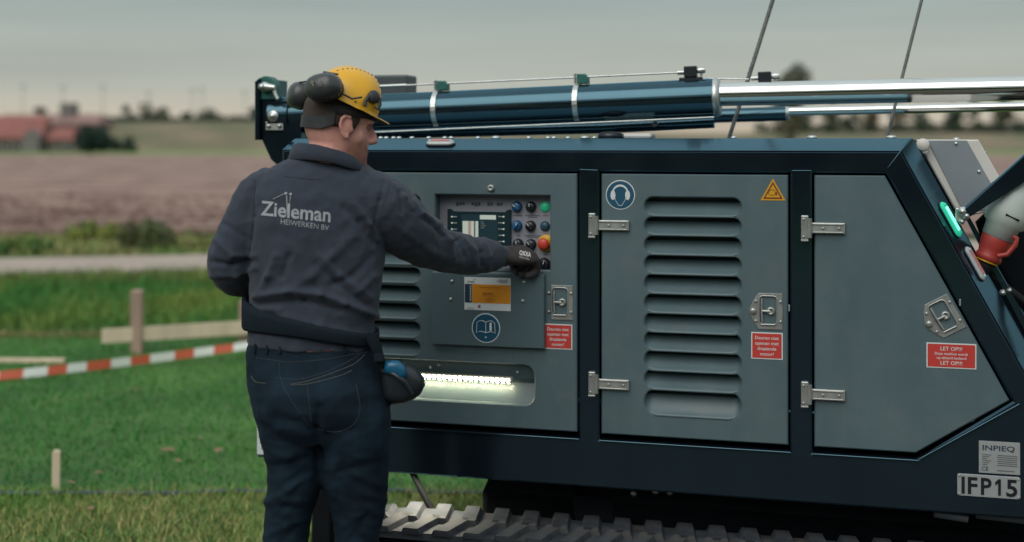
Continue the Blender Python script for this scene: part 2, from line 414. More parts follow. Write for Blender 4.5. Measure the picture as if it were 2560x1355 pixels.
# roof bolts
bolt_me = None
def dome(r, h): return [(r, 0), (r, h * .35), (r * .86, h * .7), (r * .5, h * .95), (.0005, h)]
for px in (952, 966, 984, 998, 1030, 1072, 1112, 1128, 1195, 1240, 1322, 1370, 1385, 1420, 1462, 1486, 1834, 2030, 2228):
    big = px in (1240, 1462, 2030, 2228)
    if bolt_me is None:
        b = MB(); b.lathe(dome(.010, .010), seg=10); bo = b.build('roof_bolt', m_zinc, rig); bolt_me = bo.data
    else: bo = link('roof_bolt', bolt_me, rig)
    bo.location = (M(px, 345, .14)[0], .14, Z_ROOF); bo.scale = (1.7, 1.7, 1.0) if big else (1, 1, .8)
b = MB(); x, _ = M(1570, 340, .35)
b.box(x - .09, x + .09, .30, .40, Z_ROOF, Z_ROOF + .018, .008); b.build('roof_cover', m_hood, rig)
b = MB(); x, _ = M(1520, 340, .25); b.lathe([(.045, 0), (.045, .016), (.03, .022), (.001, .024)], Matrix.Translation((x, .3, Z_ROOF)), 16)
b.build('roof_cap', m_kblack, rig)

# ------------------------------------------------------------------ doors
DY = .003                                 # doors sit just behind the frame face
def louvre(parent, x0, x1, z0, z1, depth=.042, name='louvre', m=None):
    """pressed scoop: flush at the lower lip, leaning inwards towards the top"""
    Hh = z1 - z0; prof = [(-.0030, -.0035), (-.0042, -.0005), (-.0030, .0022), (.0030, .0060)] + [(.0030 + (depth - .003) * t, .0060 + (.74 * Hh - .006) * t ** 1.15) for t in (.15, .3, .45, .6, .75, .9, 1.0)]
    nz_, nx_ = len(prof), 19; r = Hh / 2; V = []; F = []
    for y_, dz in prof:
        z = z0 + max(dz, .0008); q = max(0.0, 1 - ((z - z0 - r) / r) ** 2); hw = (x1 - x0) / 2 - r * .9 + r * .9 * math.sqrt(max(q, .03)) + .0005
        for i in range(nx_):
            s = -1 + 2 * i / (nx_ - 1); s = math.copysign(1 - (1 - abs(s)) ** 1.9, s); e = 1 - abs(s) ** 26
            V.append(((x0 + x1) / 2 + s * hw, DY + (y_ * e if y_ < 0 else y_ * (.2 + .8 * e)) + .0006, z0 + dz))
    for j in range(nz_ - 1):
        for i in range(nx_ - 1): F.append((j * nx_ + i, j * nx_ + i + 1, (j + 1) * nx_ + i + 1, (j + 1) * nx_ + i))
    b = MB(); b.add(V, F, 0, True); return b.build(name, m or m_grey, parent, recalc=False)
L2 = [(494, 540), (544, 588), (592, 637), (640, 686), (688, 735), (738, 784), (785, 832), (832, 879), (880, 929), (929, 977), (978, 1042)]
L1 = [(487, 524), (532, 570), (578, 615), (623, 660), (669, 706), (714, 751), (759, 796), (804, 843), (850, 888)]
def st_of(px0, px1, py0, py1): return rect(px0, py0, px1, py1, DY)
S2 = [st_of(1611, 1854, a, b) for a, b in L2]
xa, xb = MX(1611), MX(1853); S2 = [(xa, xb, s[2], s[3]) for s in S2]
xa1, xb1 = MX(905), MX(1050)
S1 = []
for a, b in L1: q = st_of(960, 1050, a, b); S1.append((xa1, xb1, q[2], q[3]))
cp = rect(1088, 488, 1375, 672, DY)       # control panel opening
lr = (MX(915), MX(1335), M(1200, 1007)[1], M(1200, 908)[1])   # lamp recess
def door(poly, holes, label):
    b = MB(); b.plate(poly, DY, DY + .028, .004, holes); o = b.build('door', m_grey, rig); o['label'] = label; return o
flap = rect(1078, 684, 1360, 866, -.02)
door1 = door(d1, [stadium(*s, r=(s[3] - s[2]) * .46) for s in S1] + [[(cp[0], cp[2]), (cp[1], cp[2]), (cp[1], cp[3]), (cp[0], cp[3])], stadium(*lr, r=.035)], 'grey control door with switch panel and lit lamp recess')
door2 = door(d2, [stadium(*s, r=(s[3] - s[2]) * .46) for s in S2], 'grey middle door with a column of louvres')
door3 = door(d3, [], 'plain grey slanted end door')
for s in S1: louvre(door1, *s, depth=.040)
for s in S2: louvre(door2, *s)
# grey sheet added behind the louvres; its colour sets the shade in the slots
m_slot_shade = mat('slot shade grey', (.10, .115, .125), .8, var=.3, vscale=6)
b = MB(); b.box(MX(896), MX(1066), .066, .072, S1[-1][2] - .02, S1[0][3] + .02); b.build('slot_shade_panel', m_slot_shade, rig)
b = MB(); b.box(MX(1580), MX(1890), .066, .072, S2[-1][2] - .02, S2[0][3] + .02); b.build('slot_shade_panel', m_slot_shade, rig)

def disc(mb, x, y, z, r, h=.002, mi=0, seg=24): mb.lathe([(r, 0), (r, h * .6), (r * .93, h), (.0004, h)], FACE(x, y, z), seg, mi, False)
def screw(mb, x, y, z, r=.0045, mi=0): mb.lathe(dome(r, r * .8), FACE(x, y, z), 8, mi)

# ---- hinges
def make_hinge():
    b = MB()
    b.box(-.040, -.017, -.013, -.003, -.039, .039, .003)                   # leaf on the post
    b.tube([(-.014, -.012, -.030), (-.014, -.012, .030)], .0075, 12)       # knuckle
    b.box(-.012, .092, -.009, DY - .0005, -.017, .017, .002)              # strap on the door
    b.box(-.004, .086, -.0125, -.0085, .0105, .0145, .001); b.box(-.004, .086, -.0125, -.0085, -.0145, -.0105, .001)
    b.box(-.040, -.017, -.0155, -.0125, -.041, -.036, .001)
    for x, z in ((-.032, .027), (-.032, -.027)): screw(b, x, -.013, z)
    for x in (.026, .074): screw(b, x, -.009, 0)
    return b
h_o = make_hinge().build('hinge', m_steel, door2); h_me = h_o.data
for k, (dr, px, py) in enumerate(((door2, 1503, 563), (door2, 1501, 959), (door3, 2036, 570), (door3, 2033, 985))):
    o = h_o if k == 0 else link('hinge', h_me, dr)
    o.location = (MX(1503) if dr is door2 else MX(2036), 0, M(px, py)[1])

# ---- paddle latches
def make_latch(w=.088, h=.112, lug=True):
    b = MB(); hw, hh = w / 2, h / 2
    ol = [(-hw * .68, -hh), (hw, -hh), (hw, hh), (-hw * .68, hh)]
    if lug: ol += [(-hw * 1.02, hh * .62), (-hw * 1.32, hh * .1), (-hw * 1.32, -hh * .1), (-hw * 1.02, -hh * .62)]
    dish = stadium(-hw * .62, hw * .62, -hh * .74, hh * .86, .012, 5)
    b.plate(ol, -.0035, .0, .001, [dish], 0)
    d2_ = offs(ccw(dish), .004)
    V = [(x, -.0035, z) for x, z in ccw(dish)] + [(x, .016, z) for x, z in d2_]; n = len(dish)
    b.add(V, [(i, (i + 1) % n, n + (i + 1) % n, n + i) for i in range(n)] + [tuple(range(n, 2 * n))], 1, False)
    ccd = ccw(dish); b.tube([(x, -.004, z) for x, z in ccd + ccd[:1]], .0022, 6, 0, False)            # polished rim
    b.tube([(-hw * .45, -.001, hh * .70), (-hw * .45, -.006, hh * .1), (-hw * .40, -.004, -hh * .62)], [(.0035, .006)] * 3, 8, 0)   # folding paddle
    b.tube([(-hw * .45, -.007, hh * .02), (hw * .15, -.010, hh * .02)], .0042, 8, 0)
    b.lathe([(.013, 0), (.013, .012), (.011, .015), (.006, .015), (.006, .010), (.0005, .010)], FACE(hw * .18, .006, hh * .02), 18, 0)
    b.tube([(-hw * .5, -.006, -hh * .73), (hw * .45, -.006, -hh * .73)], .0032, 8, 0)
    for x, z in ((-hw * .86, hh * .55), (-hw * .86, -hh * .55), (hw * .86, hh * .55), (hw * .86, -hh * .55)): screw(b, x, -.0035, z, .005)
    if lug: b.lathe([(.010, 0), (.010, .006), (.007, .0085), (.0005, .0085)], FACE(-hw * 1.05, -.0035, 0), 14, 0)
    return b
m_dish = mat('latch dish steel', (.24, .25, .22), .34, metal=.6, var=.12, vscale=40)
lat = make_latch().build('latch', [m_steel, m_dish], door2)
x0, x1, z0, z1 = rect(1877, 730, 1958, 826, DY); lat.location = ((x0 + x1) / 2 + .004, DY, (z0 + z1) / 2)
l3 = link('latch', lat.data, door3); x, z = M(2358, 792, DY); l3.location = (x, DY, z); l3.rotation_euler = (0, R(-29), 0)
lat1 = make_latch(.086, .112, False).build('latch', [m_steel, m_dish], door1)
x0, x1, z0, z1 = rect(1366, 712, 1432, 800, DY); lat1.location = ((x0 + x1) / 2 + .002, DY, (z0 + z1) / 2)
for px, py in ((1973, 770), (2400, 756)):
    b = MB(); b.box(*(lambda q: (q[0] - .0025, q[0] + .0025, -.004, .001, q[1] - .010, q[1] + .010))(M(px, py)), .001)
    b.build('striker', m_steel, frame_o)

# ---- red text signs
def red_sign(parent, px, lines, hs, label):
    x0, x1, z0, z1 = rect(*px, DY); b = MB(); y = DY - .0012
    b.box(x0, x1, y, DY - .0002, z0, z1, .0003, 1); b.box(x0 + .0035, x1 - .0035, y - .0006, y, z0 + .0035, z1 - .0035, 0, 0)
    n = sum(hs); H = (z1 - z0); z = z1 - H * .10
    for s, h in zip(lines, hs):
        hh = H * .80 * h / n; wmax = (x1 - x0) * (.60 if 'LET' in s else .80)
        cap = hh * .62; w = text2d(s)[2] * cap / CAPH
        b.text(s, (x0 + x1) / 2, z - hh * .82, cap, y - .0012, 1, 'C', .008, width=min(w, wmax)); z -= hh
    o = b.build('warning_sign', [m_red, m_white], parent); o['label'] = label; return o
TX = ['Deuren niet', 'openen met', 'draaiende', 'motor!']
red_sign(door1, (1360, 810, 1431, 873), TX, [1, 1, 1, 1], 'square red sign with white Dutch text under the control door latch')
red_sign(door2, (1878, 831, 1957, 898), TX, [1, 1, 1, 1], 'square red sign with white Dutch text under the middle door latch')
red_sign(door3, (2316, 858, 2441, 921), ['LET OP!!!', 'Deze machine wordt', 'op afstand bediend', 'LET OP!!!'], [1.15, .8, .8, 1.15], 'wide red warning sign reading LET OP')

# ---- round blue signs
def line(mb, pts, r, mi, y): mb.tube([(x, y, z) for x, z in pts], [(r, .0004)] * len(pts) if False else r, 5, mi, True, None, False)
def blue_disc(parent, px, py, rpx, y):
    x, z = M(px, py, y); r = M(px, py - rpx, y)[1] - z; b = MB()
    disc(b, x, y, z, r, .0012, 1, 36); disc(b, x, y - .0006, z, r * .94, .0012, 0, 36); return b, x, z, r
b, x, z, r = blue_disc(door2, 1551, 487, 37, DY)
yy = DY - .0024
head = [(-.30, .42), (.30, .42), (.42, .22), (.40, -.15), (.28, -.45), (.10, -.72), (-.10, -.72), (-.28, -.45), (-.40, -.15), (-.42, .22)]
b.tube([(x + a * r, yy, z + c * r) for a, c in head[2:]], r * .018, 5, 1, True, None, False)
for sg in (-1, 1):
    b.plate([(x + sg * r * (.50 + .17 * math.cos(t)), z - .02 * r + .33 * r * math.sin(t)) for t in np.linspace(0, 2 * math.pi, 16, endpoint=False)], yy - .0002, yy + .0004, 0, (), 1)
    b.plate([(x + sg * r * q[0], z + r * q[1]) for q in ((.40, .26), (.56, .26), (.56, -.30), (.40, -.30))], yy - .0004, yy + .0003, 0, (), 1)
b.plate([(x + r * .56 * math.cos(t), z + .12 * r + .58 * r * math.sin(t)) for t in np.linspace(R(15), R(165), 12)] +
        [(x + r * .46 * math.cos(t), z + .12 * r + .44 * r * math.sin(t)) for t in np.linspace(R(165), R(15), 12)], yy - .0001, yy + .0004, 0, (), 1)
b.build('hearing_sign', [m_blue, m_white], door2)['label'] = 'round blue sign showing a head with ear defenders'

# ---- yellow triangle
x0, x1, z0, z1 = rect(1901, 446, 1964, 501, DY); b = MB(); xm = (x0 + x1) / 2; h = z1 - z0
tri = [(x0, z0), (x1, z0), (xm, z1)]
b.plate(tri, DY - .001, DY, 0, (), 0); b.plate(offs(ccw(tri), h * .075), DY - .0016, DY - .0008, 0, (), 1); b.plate(offs(ccw(tri), h * .135), DY - .0022, DY - .0014, 0, (), 0)
b.tube([(xm + .16 * h * math.cos(t) - .04 * h, DY - .0024, z0 + .36 * h + .13 * h * math.sin(t)) for t in np.linspace(0, 2 * math.pi, 14)], h * .012, 5, 1, False)
b.plate([(xm + .11 * h, z0 + .24 * h), (xm + .19 * h, z0 + .24 * h), (xm + .19 * h, z0 + .38 * h), (xm + .11 * h, z0 + .38 * h)], DY - .0026, DY - .002, 0, (), 1)
b.build('triangle_sign', [m_yel, m_brown], door2)['label'] = 'yellow warning triangle in the top corner of the middle door'

# ---- flap under the panel with label and book sign
FY = -.020
b = MB(); b.plate([(flap[0], flap[2]), (flap[1], flap[2]), (flap[1], flap[3]), (flap[0], flap[3])], FY, DY - .001, .002)
flap_o = b.build('flap', m_grey2, rig); flap_o['label'] = 'grey hinged flap hanging below the switch panel'
b = MB(); x0, x1, z0, z1 = rect(1155, 672, 1275, 690, FY); b.tube([(flap[0] + .01, FY + .008, flap[3] - .001), (flap[1] - .01, FY + .008, flap[3] - .001)], .007, 10)
b.build('flap_hinge', m_grey2, flap_o)
sc_me = None
for px, py in ((1130, 703), (1127, 748), (1310, 705), (1307, 752)):
    x, z = M(px, py, FY)
    if sc_me is None: b = MB(); screw(b, 0, 0, 0, .0062); so = b.build('screw', m_steel, flap_o); sc_me = so.data
    else: so = link('screw', sc_me, flap_o)
    so.location = (x, FY, z)
x0, x1, z0, z1 = rect(1161, 694, 1277, 776, FY); w, h = x1 - x0, z1 - z0; b = MB(); y = FY - .001
b.box(x0, x1, y, FY, z0, z1, .0003, 0)
b.box(x0 + .17 * w, x1 - .005 * w, y - .0005, y, z0 + .22 * h, z0 + .79 * h, 0, 1)
b.box(x0 + .01 * w, x0 + .165 * w, y - .0005, y, z0 + .22 * h, z0 + .79 * h, 0, 2)
yl = y - .0012
b.text('INPIEQ', x0 + .07 * w, z0 + .835 * h, .05 * h, yl, 2, bold=.01); b.tube([(x0 + .20 * w, yl, z0 + .92 * h), (x0 + .235 * w, yl, z0 + .965 * h)], .0007, 5, 2)
for k, ww in enumerate((.20, .25, .18)): b.box(x1 - .06 * w - ww * w, x1 - .06 * w, yl, yl + .0004, z1 - (.06 + .04 * k) * h, z1 - (.05 + .04 * k) * h, 0, 3)
for k in range(12): b.box(x0 + .125 * w, x0 + (.14 + .012 * (k % 2)) * w, yl, yl + .0004, z0 + (.27 + .04 * k) * h, z0 + (.295 + .04 * k) * h, 0, 0)
for k in range(4): b.box(x0 + (.41 + .055 * k) * w, x0 + (.45 + .055 * k) * w, yl, yl + .0004, z0 + .49 * h, z0 + .54 * h, 0, 4)
for zz, ww in ((.70, .45), (.45, .32), (.39, .06), (.34, .22), (.29, .16)): b.box(x0 + (.55 - ww / 2) * w, x0 + (.55 + ww / 2) * w, yl, yl + .0004, z0 + (zz - .006) * h, z0 + (zz + .006) * h, 0, 4)
b.box(x0 + .30 * w, x0 + .35 * w, yl, yl + .0004, z0 + .08 * h, z0 + .16 * h, 0, 5); b.box(x0 + .07 * w, x0 + .20 * w, yl, yl + .0004, z0 + .05 * h, z0 + .06 * h, 0, 3)
b.build('info_label', [m_white, m_ora, m_navy, m_dgrey, mat('brown print', (.30, .10, .01), .5), mat('rust print', (.35, .07, .03), .5)], flap_o)['label'] = 'white and orange information label on the flap'
b, x, z, r = blue_disc(flap_o, 1215, 820, 37, FY); yy = FY - .0024
bk = [(0, .30), (-.18, .40), (-.40, .42), (-.62, .28), (-.66, -.42), (-.40, -.30), (-.18, -.34), (0, -.40)]
for sg in (1, -1): b.tube([(x + sg * a * r, yy, z + (c + .08) * r) for a, c in bk], r * .022, 5, 1, True, None, False)
b.tube([(x, yy, z + .38 * r), (x, yy, z - .32 * r)], r * .022, 5, 1); disc(b, x, yy + .001, z - .62 * r, r * .06, .001, 1, 8)
b.text('i', x + .34 * r, z - .12 * r, .50 * r, yy - .0004, 1, 'C', .06)
b.build('manual_sign', [m_blue, m_white], flap_o)['label'] = 'round blue sign showing an open book'
b = MB(); x, z = M(1228, 470, DY); b.lathe([(.012, 0), (.012, .006), (.009, .010), (.0045, .010), (.0045, .006), (.0005, .006)], FACE(x, DY, z), 16)
b.build('quarter_turn_lock', m_steel, door1)

# ---- control panel in its recess
PY = .055
x0, x1, z0, z1 = cp
b = MB()
b.box(x0 - .03, x1 + .03, PY, PY + .004, z0 - .04, z1 + .04)
pan = b.build('control_panel', m_panel, rig); pan['label'] = 'recessed switch panel with screen, knobs and buttons'
b = MB()                                   # walls of the recess
for q in ((x0 - .012, x0 - .001, z0 - .01, z1 + .01), (x1 + .001, x1 + .012, z0 - .01, z1 + .01), (x0 - .012, x1 + .012, z1 + .001, z1 + .012), (x0 - .012, x1 + .012, z0 - .012, z0 - .001)):
    b.box(q[0], q[1], DY + .010, PY + .05, q[2], q[3])
b.build('recess_wall', m_grey2, pan)
s = rect(1121, 523, 1279, 648, PY); b = MB()
b.plate([(s[0], s[2]), (s[1], s[2]), (s[1], s[3]), (s[1] - .012, s[3]), (s[1] - .02, s[3] - .008), (s[0] + .02, s[3] - .008), (s[0] + .012, s[3]), (s[0], s[3])], PY - .014, PY, .003, (), 0)
yy = PY - .0146
def patch(px, mi, dy=0.0):
    q = rect(*px, PY); b.box(q[0], q[1], yy - dy - .0005, yy - dy, q[2], q[3], 0, mi)
patch((1156, 536, 1247, 640), 1); patch((1160, 552, 1199, 630), 2, .0006); patch((1174, 552, 1181, 630), 3, .0012); patch((1188, 552, 1192, 630), 4, .0012)
patch((1203, 537, 1243, 548), 2, .0006)
for k in range(4): patch((1205, 553 + 5 * k, 1212 + (k * 3) % 7, 555 + 5 * k), 4, .0006)
for k in range(7):
    for pxa, sg in ((1133, 1), (1262, -1)):
        x, z = M(pxa, 541 + 15.5 * k, PY); disc(b, x, yy, z, .0032, .001, 2, 8)
        b.box(min(x, x + sg * .014), max(x, x + sg * .014), yy - .0006, yy, z - .0007, z + .0007, 0, 2); disc(b, x + sg * .016, yy, z, .0042, .0008, 4, 3)
b.build('display', [m_scr, m_lcd, m_page, m_page2, m_zinc], pan)
def knob(px, py, m, ang, name='knob', r=.0165):
    x, z = M(px, py, PY); b = MB()
    b.lathe([(r * 1.12, 0), (r * 1.12, .003), (r, .005), (r * .92, .017), (r * .82, .019), (.0005, .019)], FACE(0, 0, 0), 20, 0)
    b.box(-r * .22, r * .22, -.026, -.017, -r * .80, r * .80, .002, 0)
    b.box(-.0011, .0011, -.0266, -.0258, r * .1, r * .78, 0, 1)
    o = b.build(name, [m, m_white], pan); o.location = (x, PY, z); o.rotation_euler = (0, R(ang), 0); return o
knob(1293, 517, m_kblue, -50); knob(1328, 517, m_kblack, -3); knob(1293, 564, m_kblue, 35); knob(1327, 565, m_kblack, -35)
knob(1296, 610, m_kblack, -10); knob(1328, 611, m_kblack, -38); knob(1361, 661, m_kblack, 20, r=.020); knob(1331, 657, m_kblack, 40)
for px, py, m in ((1363, 517, m_kgreen), (1363, 565, m_kdblue)):
    x, z = M(px, py, PY); b = MB(); b.lathe([(.0165, 0), (.0165, .004), (.0135, .006), (.0135, .010), (.011, .012), (.0005, .012)], FACE(0, 0, 0), 20); o = b.build('push_button', m, pan); o.location = (x, PY, z)
x, z = M(1366, 608, PY); b = MB(); b.lathe([(.029, 0), (.029, .004), (.027, .006), (.015, .006), (.0145, .020), (.0005, .020)], FACE(0, 0, 0), 24, 0)
b.lathe([(.010, .018), (.018, .022), (.0195, .028), (.017, .033), (.008, .036), (.0005, .0365)], FACE(-.004, 0, -.001), 24, 1)
o = b.build('emergency_stop', [m_kyel, m_kred], pan); o.location = (x, PY, z)
b = MB()                                   # tiny printed captions, too small to read
for py, spans in ((539, ((1284, 1307), (1313, 1350), (1358, 1372))), (589, ((1292, 1301), (1311, 1352))), (593, ((1316, 1347),)), (636, ((1334, 1345), (1358, 1371))), (543, ((1320, 1344),))):
    for a, c in spans:
        q = rect(a, py - 1.2, c, py + 1.2, PY); n = max(2, int((c - a) / 4))
        for k in range(n):
            xa_ = q[0] + (q[1] - q[0]) * k / n; b.box(xa_, xa_ + (q[1] - q[0]) / n * .75, PY - .0008, PY - .0002, q[2], q[3])
q = rect(1140, 506, 1258, 516, PY)
for k in (0, 1, 2, 5, 6, 7, 10, 11, 13, 14): b.box(q[0] + (q[1] - q[0]) * k / 15, q[0] + (q[1] - q[0]) * (k + .8) / 15, PY - .0008, PY - .0002, q[2] + .002 * (k % 3), q[3])
b.build('caption', m_dgrey, pan)['kind'] = 'stuff'

# ---- lamp recess with its LED strip
x0, x1, z0, z1 = lr; H = z1 - z0
b = MB(); za = z0 + .60 * H; dp = .060
V = [(x0, DY + .02, z1 + .004), (x1, DY + .02, z1 + .004), (x1, dp * .75, za), (x0, dp * .75, za), (x1, dp, z0 + .47 * H), (x0, dp, z0 + .47 * H), (x1, DY + .02, z0 - .004), (x0, DY + .02, z0 - .004)]
b.add(V, [(0, 1, 2, 3), (3, 2, 4, 5), (5, 4, 6, 7)], 0)
b.add([(x1, DY + .02, z1 + .004), (x1, dp * .75, za), (x1, dp, z0 + .47 * H), (x1, DY + .02, z0 - .004)], [(0, 1, 2, 3)], 0)
b.add([(x0, DY + .02, z1 + .004), (x0, dp * .75, za), (x0, dp, z0 + .47 * H), (x0, DY + .02, z0 - .004)], [(0, 1, 2, 3)], 0)
rec = b.build('lamp_recess', m_grey, rig, recalc=False)
b = MB(); xe = MX(1275)
b.box(x0 + .02, xe, dp * .75 - .017, dp * .75 - .004, za - .014, za + .006, .002, 0)
n = 26
for k in range(n):
    xk = x0 + .03 + (xe - x0 - .045) * k / (n - 1); b.box(xk - .0064, xk + .0064, dp * .75 - .0185, dp * .75 - .0165, za - .009, za + .001, .0005, 1)
    b.box(xk - .0035, xk + .0035, dp * .75 - .0145, dp * .75 - .007, za - .0152, za - .0135, 0, 2)
b.build('led_strip', [m_ledd, m_led, m_led2], rec)
for px, py in ((1075, 918), (1097, 912), (1293, 931)):
    x, z = M(px, py, DY + .02); b = MB(); screw(b, 0, 0, 0, .005); o = b.build('screw', m_steel, rec); o.location = (x, DY + .024, z)

# ------------------------------------------------------------------ marker lamps on the chamfers
def lamp(name, o, ex, ez, L, Wd, m_out, m_core, label, core=(.16, .84)):
    ex = Vector(ex).normalized(); ez = Vector(ez).normalized(); ey = ez.cross(ex); Mx = frame(o, ex, -ey if False else ey, ez)
    b = MB(); st = stadium(-L / 2, L / 2, -Wd / 2, Wd / 2)
    b.plate(st, -.010, .002, .005, (), 0, Mx)
    b.plate(stadium(-L / 2 - .003, L / 2 + .003, -Wd / 2 - .003, Wd / 2 + .003), -.002, .002, .001, (), 2, Mx)
    c0 = -L / 2 + L * core[0]; c1 = -L / 2 + L * core[1]
    b.box(c0, c1, -.0135, -.008, -Wd * .2, Wd * .2, .002, 1, Mx)
    for s in (-1, 1): b.lathe(dome(.006, .004), Mx @ FACE(s * (L / 2 - .012), -.010, 0), 10, 0)
    ob = b.build(name, [m_out, m_core, m_kblack], rig); ob['label'] = label; return ob
cz = (Vector((0, CHD, Z_ROOF)) - Vector((0, 0, Z_CH))).normalized()
c = (M3(1102, 374, 0) + M3(1102, 346, CHD)) / 2; lamp('marker_lamp', c + Vector((0, -.002, .002)), (1, 0, 0), cz, .098, .034, m_lens, m_lensr, 'unlit oval marker lamp on the roof edge')
dn = Vector((xr_in - x_in, 0, Z_COR - Z_CH)).normalized()                # down the slanted post
cw = Vector((x_out - x_in, CHD, Z_ROOF - Z_CH)); cw = (cw - dn * cw.dot(dn)).normalized()
def on_post(px, py):                      # middle of the chamfer at that height
    z = M(px, py, CHD / 2)[1]; xa_ = slx(x_in, z, Z_CH); xb_ = slx(x_out, z, Z_ROOF); return Vector(((xa_ + xb_) / 2, CHD / 2, z))
nrm = dn.cross(cw); nrm = nrm if nrm.y < 0 else -nrm
lamp('marker_lamp', on_post(2369, 550) + nrm * .002, dn, cw, .118, .036, m_lgreen, m_lgcore, 'glowing green marker lamp on the slanted post')
lamp('marker_lamp', on_post(2432, 660) + nrm * .002, dn, cw, .112, .034, m_lens, m_lensr, 'unlit clear marker lamp below the green one')

# ------------------------------------------------------------------ plates at the lower right
x0, x1, z0, z1 = rect(2447, 1104, 2550, 1184); w, h = x1 - x0, z1 - z0; b = MB(); b.box(x0, x1, -.003, -.0005, z0, z1, .0005, 0); yl = -.0042
b.text('INPIEQ', x0 + .09 * w, z0 + .72 * h, .155 * h, yl, 1, bold=.012, width=.78 * w)
b.text('CE', x0 + .07 * w, z0 + .08 * h, .12 * h, yl, 1, bold=.0)
for k in range(6): b.box(x0 + .08 * w, x0 + (.20 + .05 * (k % 3)) * w, yl, yl + .0004, z0 + (.26 + .062 * k) * h, z0 + (.275 + .062 * k) * h, 0, 2)
for k in range(6): b.box(x0 + (.44 + .02 * (k % 2)) * w, x0 + .93 * w, yl, yl + .0004, z0 + (.26 + .062 * k) * h, z0 + (.275 + .062 * k) * h, 0, 2)
b.box(x0 + .44 * w, x0 + .86 * w, yl, yl + .0004, z0 + .09 * h, z0 + .11 * h, 0, 2)
b.build('type_plate', [m_plate, m_navy, m_dgrey], rig)['label'] = 'silver maker plate with small print and CE mark'
x0, x1, z0, z1 = rect(2393, 1188, 2551, 1243); w, h = x1 - x0, z1 - z0; b = MB(); b.plate(stadium(x0, x1, z0, z1, .006, 4), -.004, -.0005, .001, (), 0)
for ch, fa, fb in (('I', .067, .118), ('F', .168, .32), ('P', .376, .545), ('5', .775, .95)): b.text(ch, x0 + fa * w, z0 + .13 * h, .74 * h, -.0055, 1, bold=.022, width=(fb - fa) * w)
b.plate([(x0 + w * (.59 + .12 * a), z0 + h * (.13 + .74 * c)) for a, c in ((.48, 0), (.84, 0), (.84, 1), (.55, 1), (.10, .80), (.10, .60), (.48, .74))], -.0055, -.0045, 0, (), 1)
for xx in (x0 + .006, x1 - .006):
    for zz in (z0 + .006, z1 - .006): screw(b, xx, -.004, zz, .0035, 2)
b.build('number_plate', [m_plate, m_kblack, m_steel], rig)['label'] = 'silver number plate reading IFP15'

# ------------------------------------------------------------------ cylinders on top
YC, YC2, YR = .36, .80, .58
p0, p1 = M3(700, 291, YC), M3(1786, 244, YC); ax = (p1 - p0).normalized()
rb = (M(1500, 206, YC)[1] - M(1500, 300, YC)[1]) / 2
b = MB(); b.tube([p0, p1], rb, 40); b.tube([p0 - ax * .02, p0 + ax * .06], rb * 1.12, 40)
cyl = b.build('hydraulic_cylinder', m_barrel, rig); cyl['label'] = 'glossy petrol black hydraulic cylinder lying over the roof'
b = MB(); Mx = frame(p1, Vector((0, 1, 0)), ax.cross(Vector((0, 1, 0))), ax)
b.lathe([(rb * .99, -.002), (rb * 1.02, .0), (rb * 1.02, .012), (rb * .93, .020), (rb * .66, .022)], Mx, 40); b.build('gland_ring', m_zinc, cyl)
p2 = M3(2760, 216, YC); rr_ = (M(1900, 204, YC)[1] - M(1900, 263, YC)[1]) / 2
b = MB(); b.tube([p1 + ax * .01 + Vector((0, 0, .010)), p2, p2 + (p2 - p1) * .7], rr_, 40); b.build('piston_rod', m_chrome, cyl)
# second cylinder, behind and lower
q0, q1 = M3(720, 322, YC2), M3(1965, 284, YC2); r2 = (M(1900, 268, YC2)[1] - M(1900, 302, YC2)[1]) / 2 * 1.05
b = MB(); b.tube([q0, q1], r2, 28); cyl2 = b.build('hydraulic_cylinder', m_barrel, rig); cyl2['label'] = 'thinner dark hydraulic cylinder behind the large one'
b = MB(); b.tube([q1 + (q0 - q1) * .002 + Vector((0, 0, .008)), M3(2780, 262, YC2), M3(3300, 248, YC2)], r2 * .62, 24); b.build('piston_rod', m_chrome, cyl2)
b = MB(); ax2 = (q1 - q0).normalized(); b.tube([q1, q1 + ax2 * .012], [r2 * 1.04, r2 * .9], 28); b.build('gland_ring', m_zinc, cyl2)
# flat rail under the main barrel
b = MB(); b.tube([M3(880, 333, YC - .03), M3(1785, 293, YC - .03)], .0042, 8); b.build('guide_rail', m_zinc, cyl)
b = MB(); b.tube([M3(1635, 305, YC), M3(1640, 315, YC)], .01, 8); b.build('rail_bracket', m_dgrey, cyl)
b = MB(); b.tube([M3(890, 336, .50), M3(1500, 320, .50), M3(1786, 306, .50)], .020, 14); b.build('lower_tube', m_black, rig)
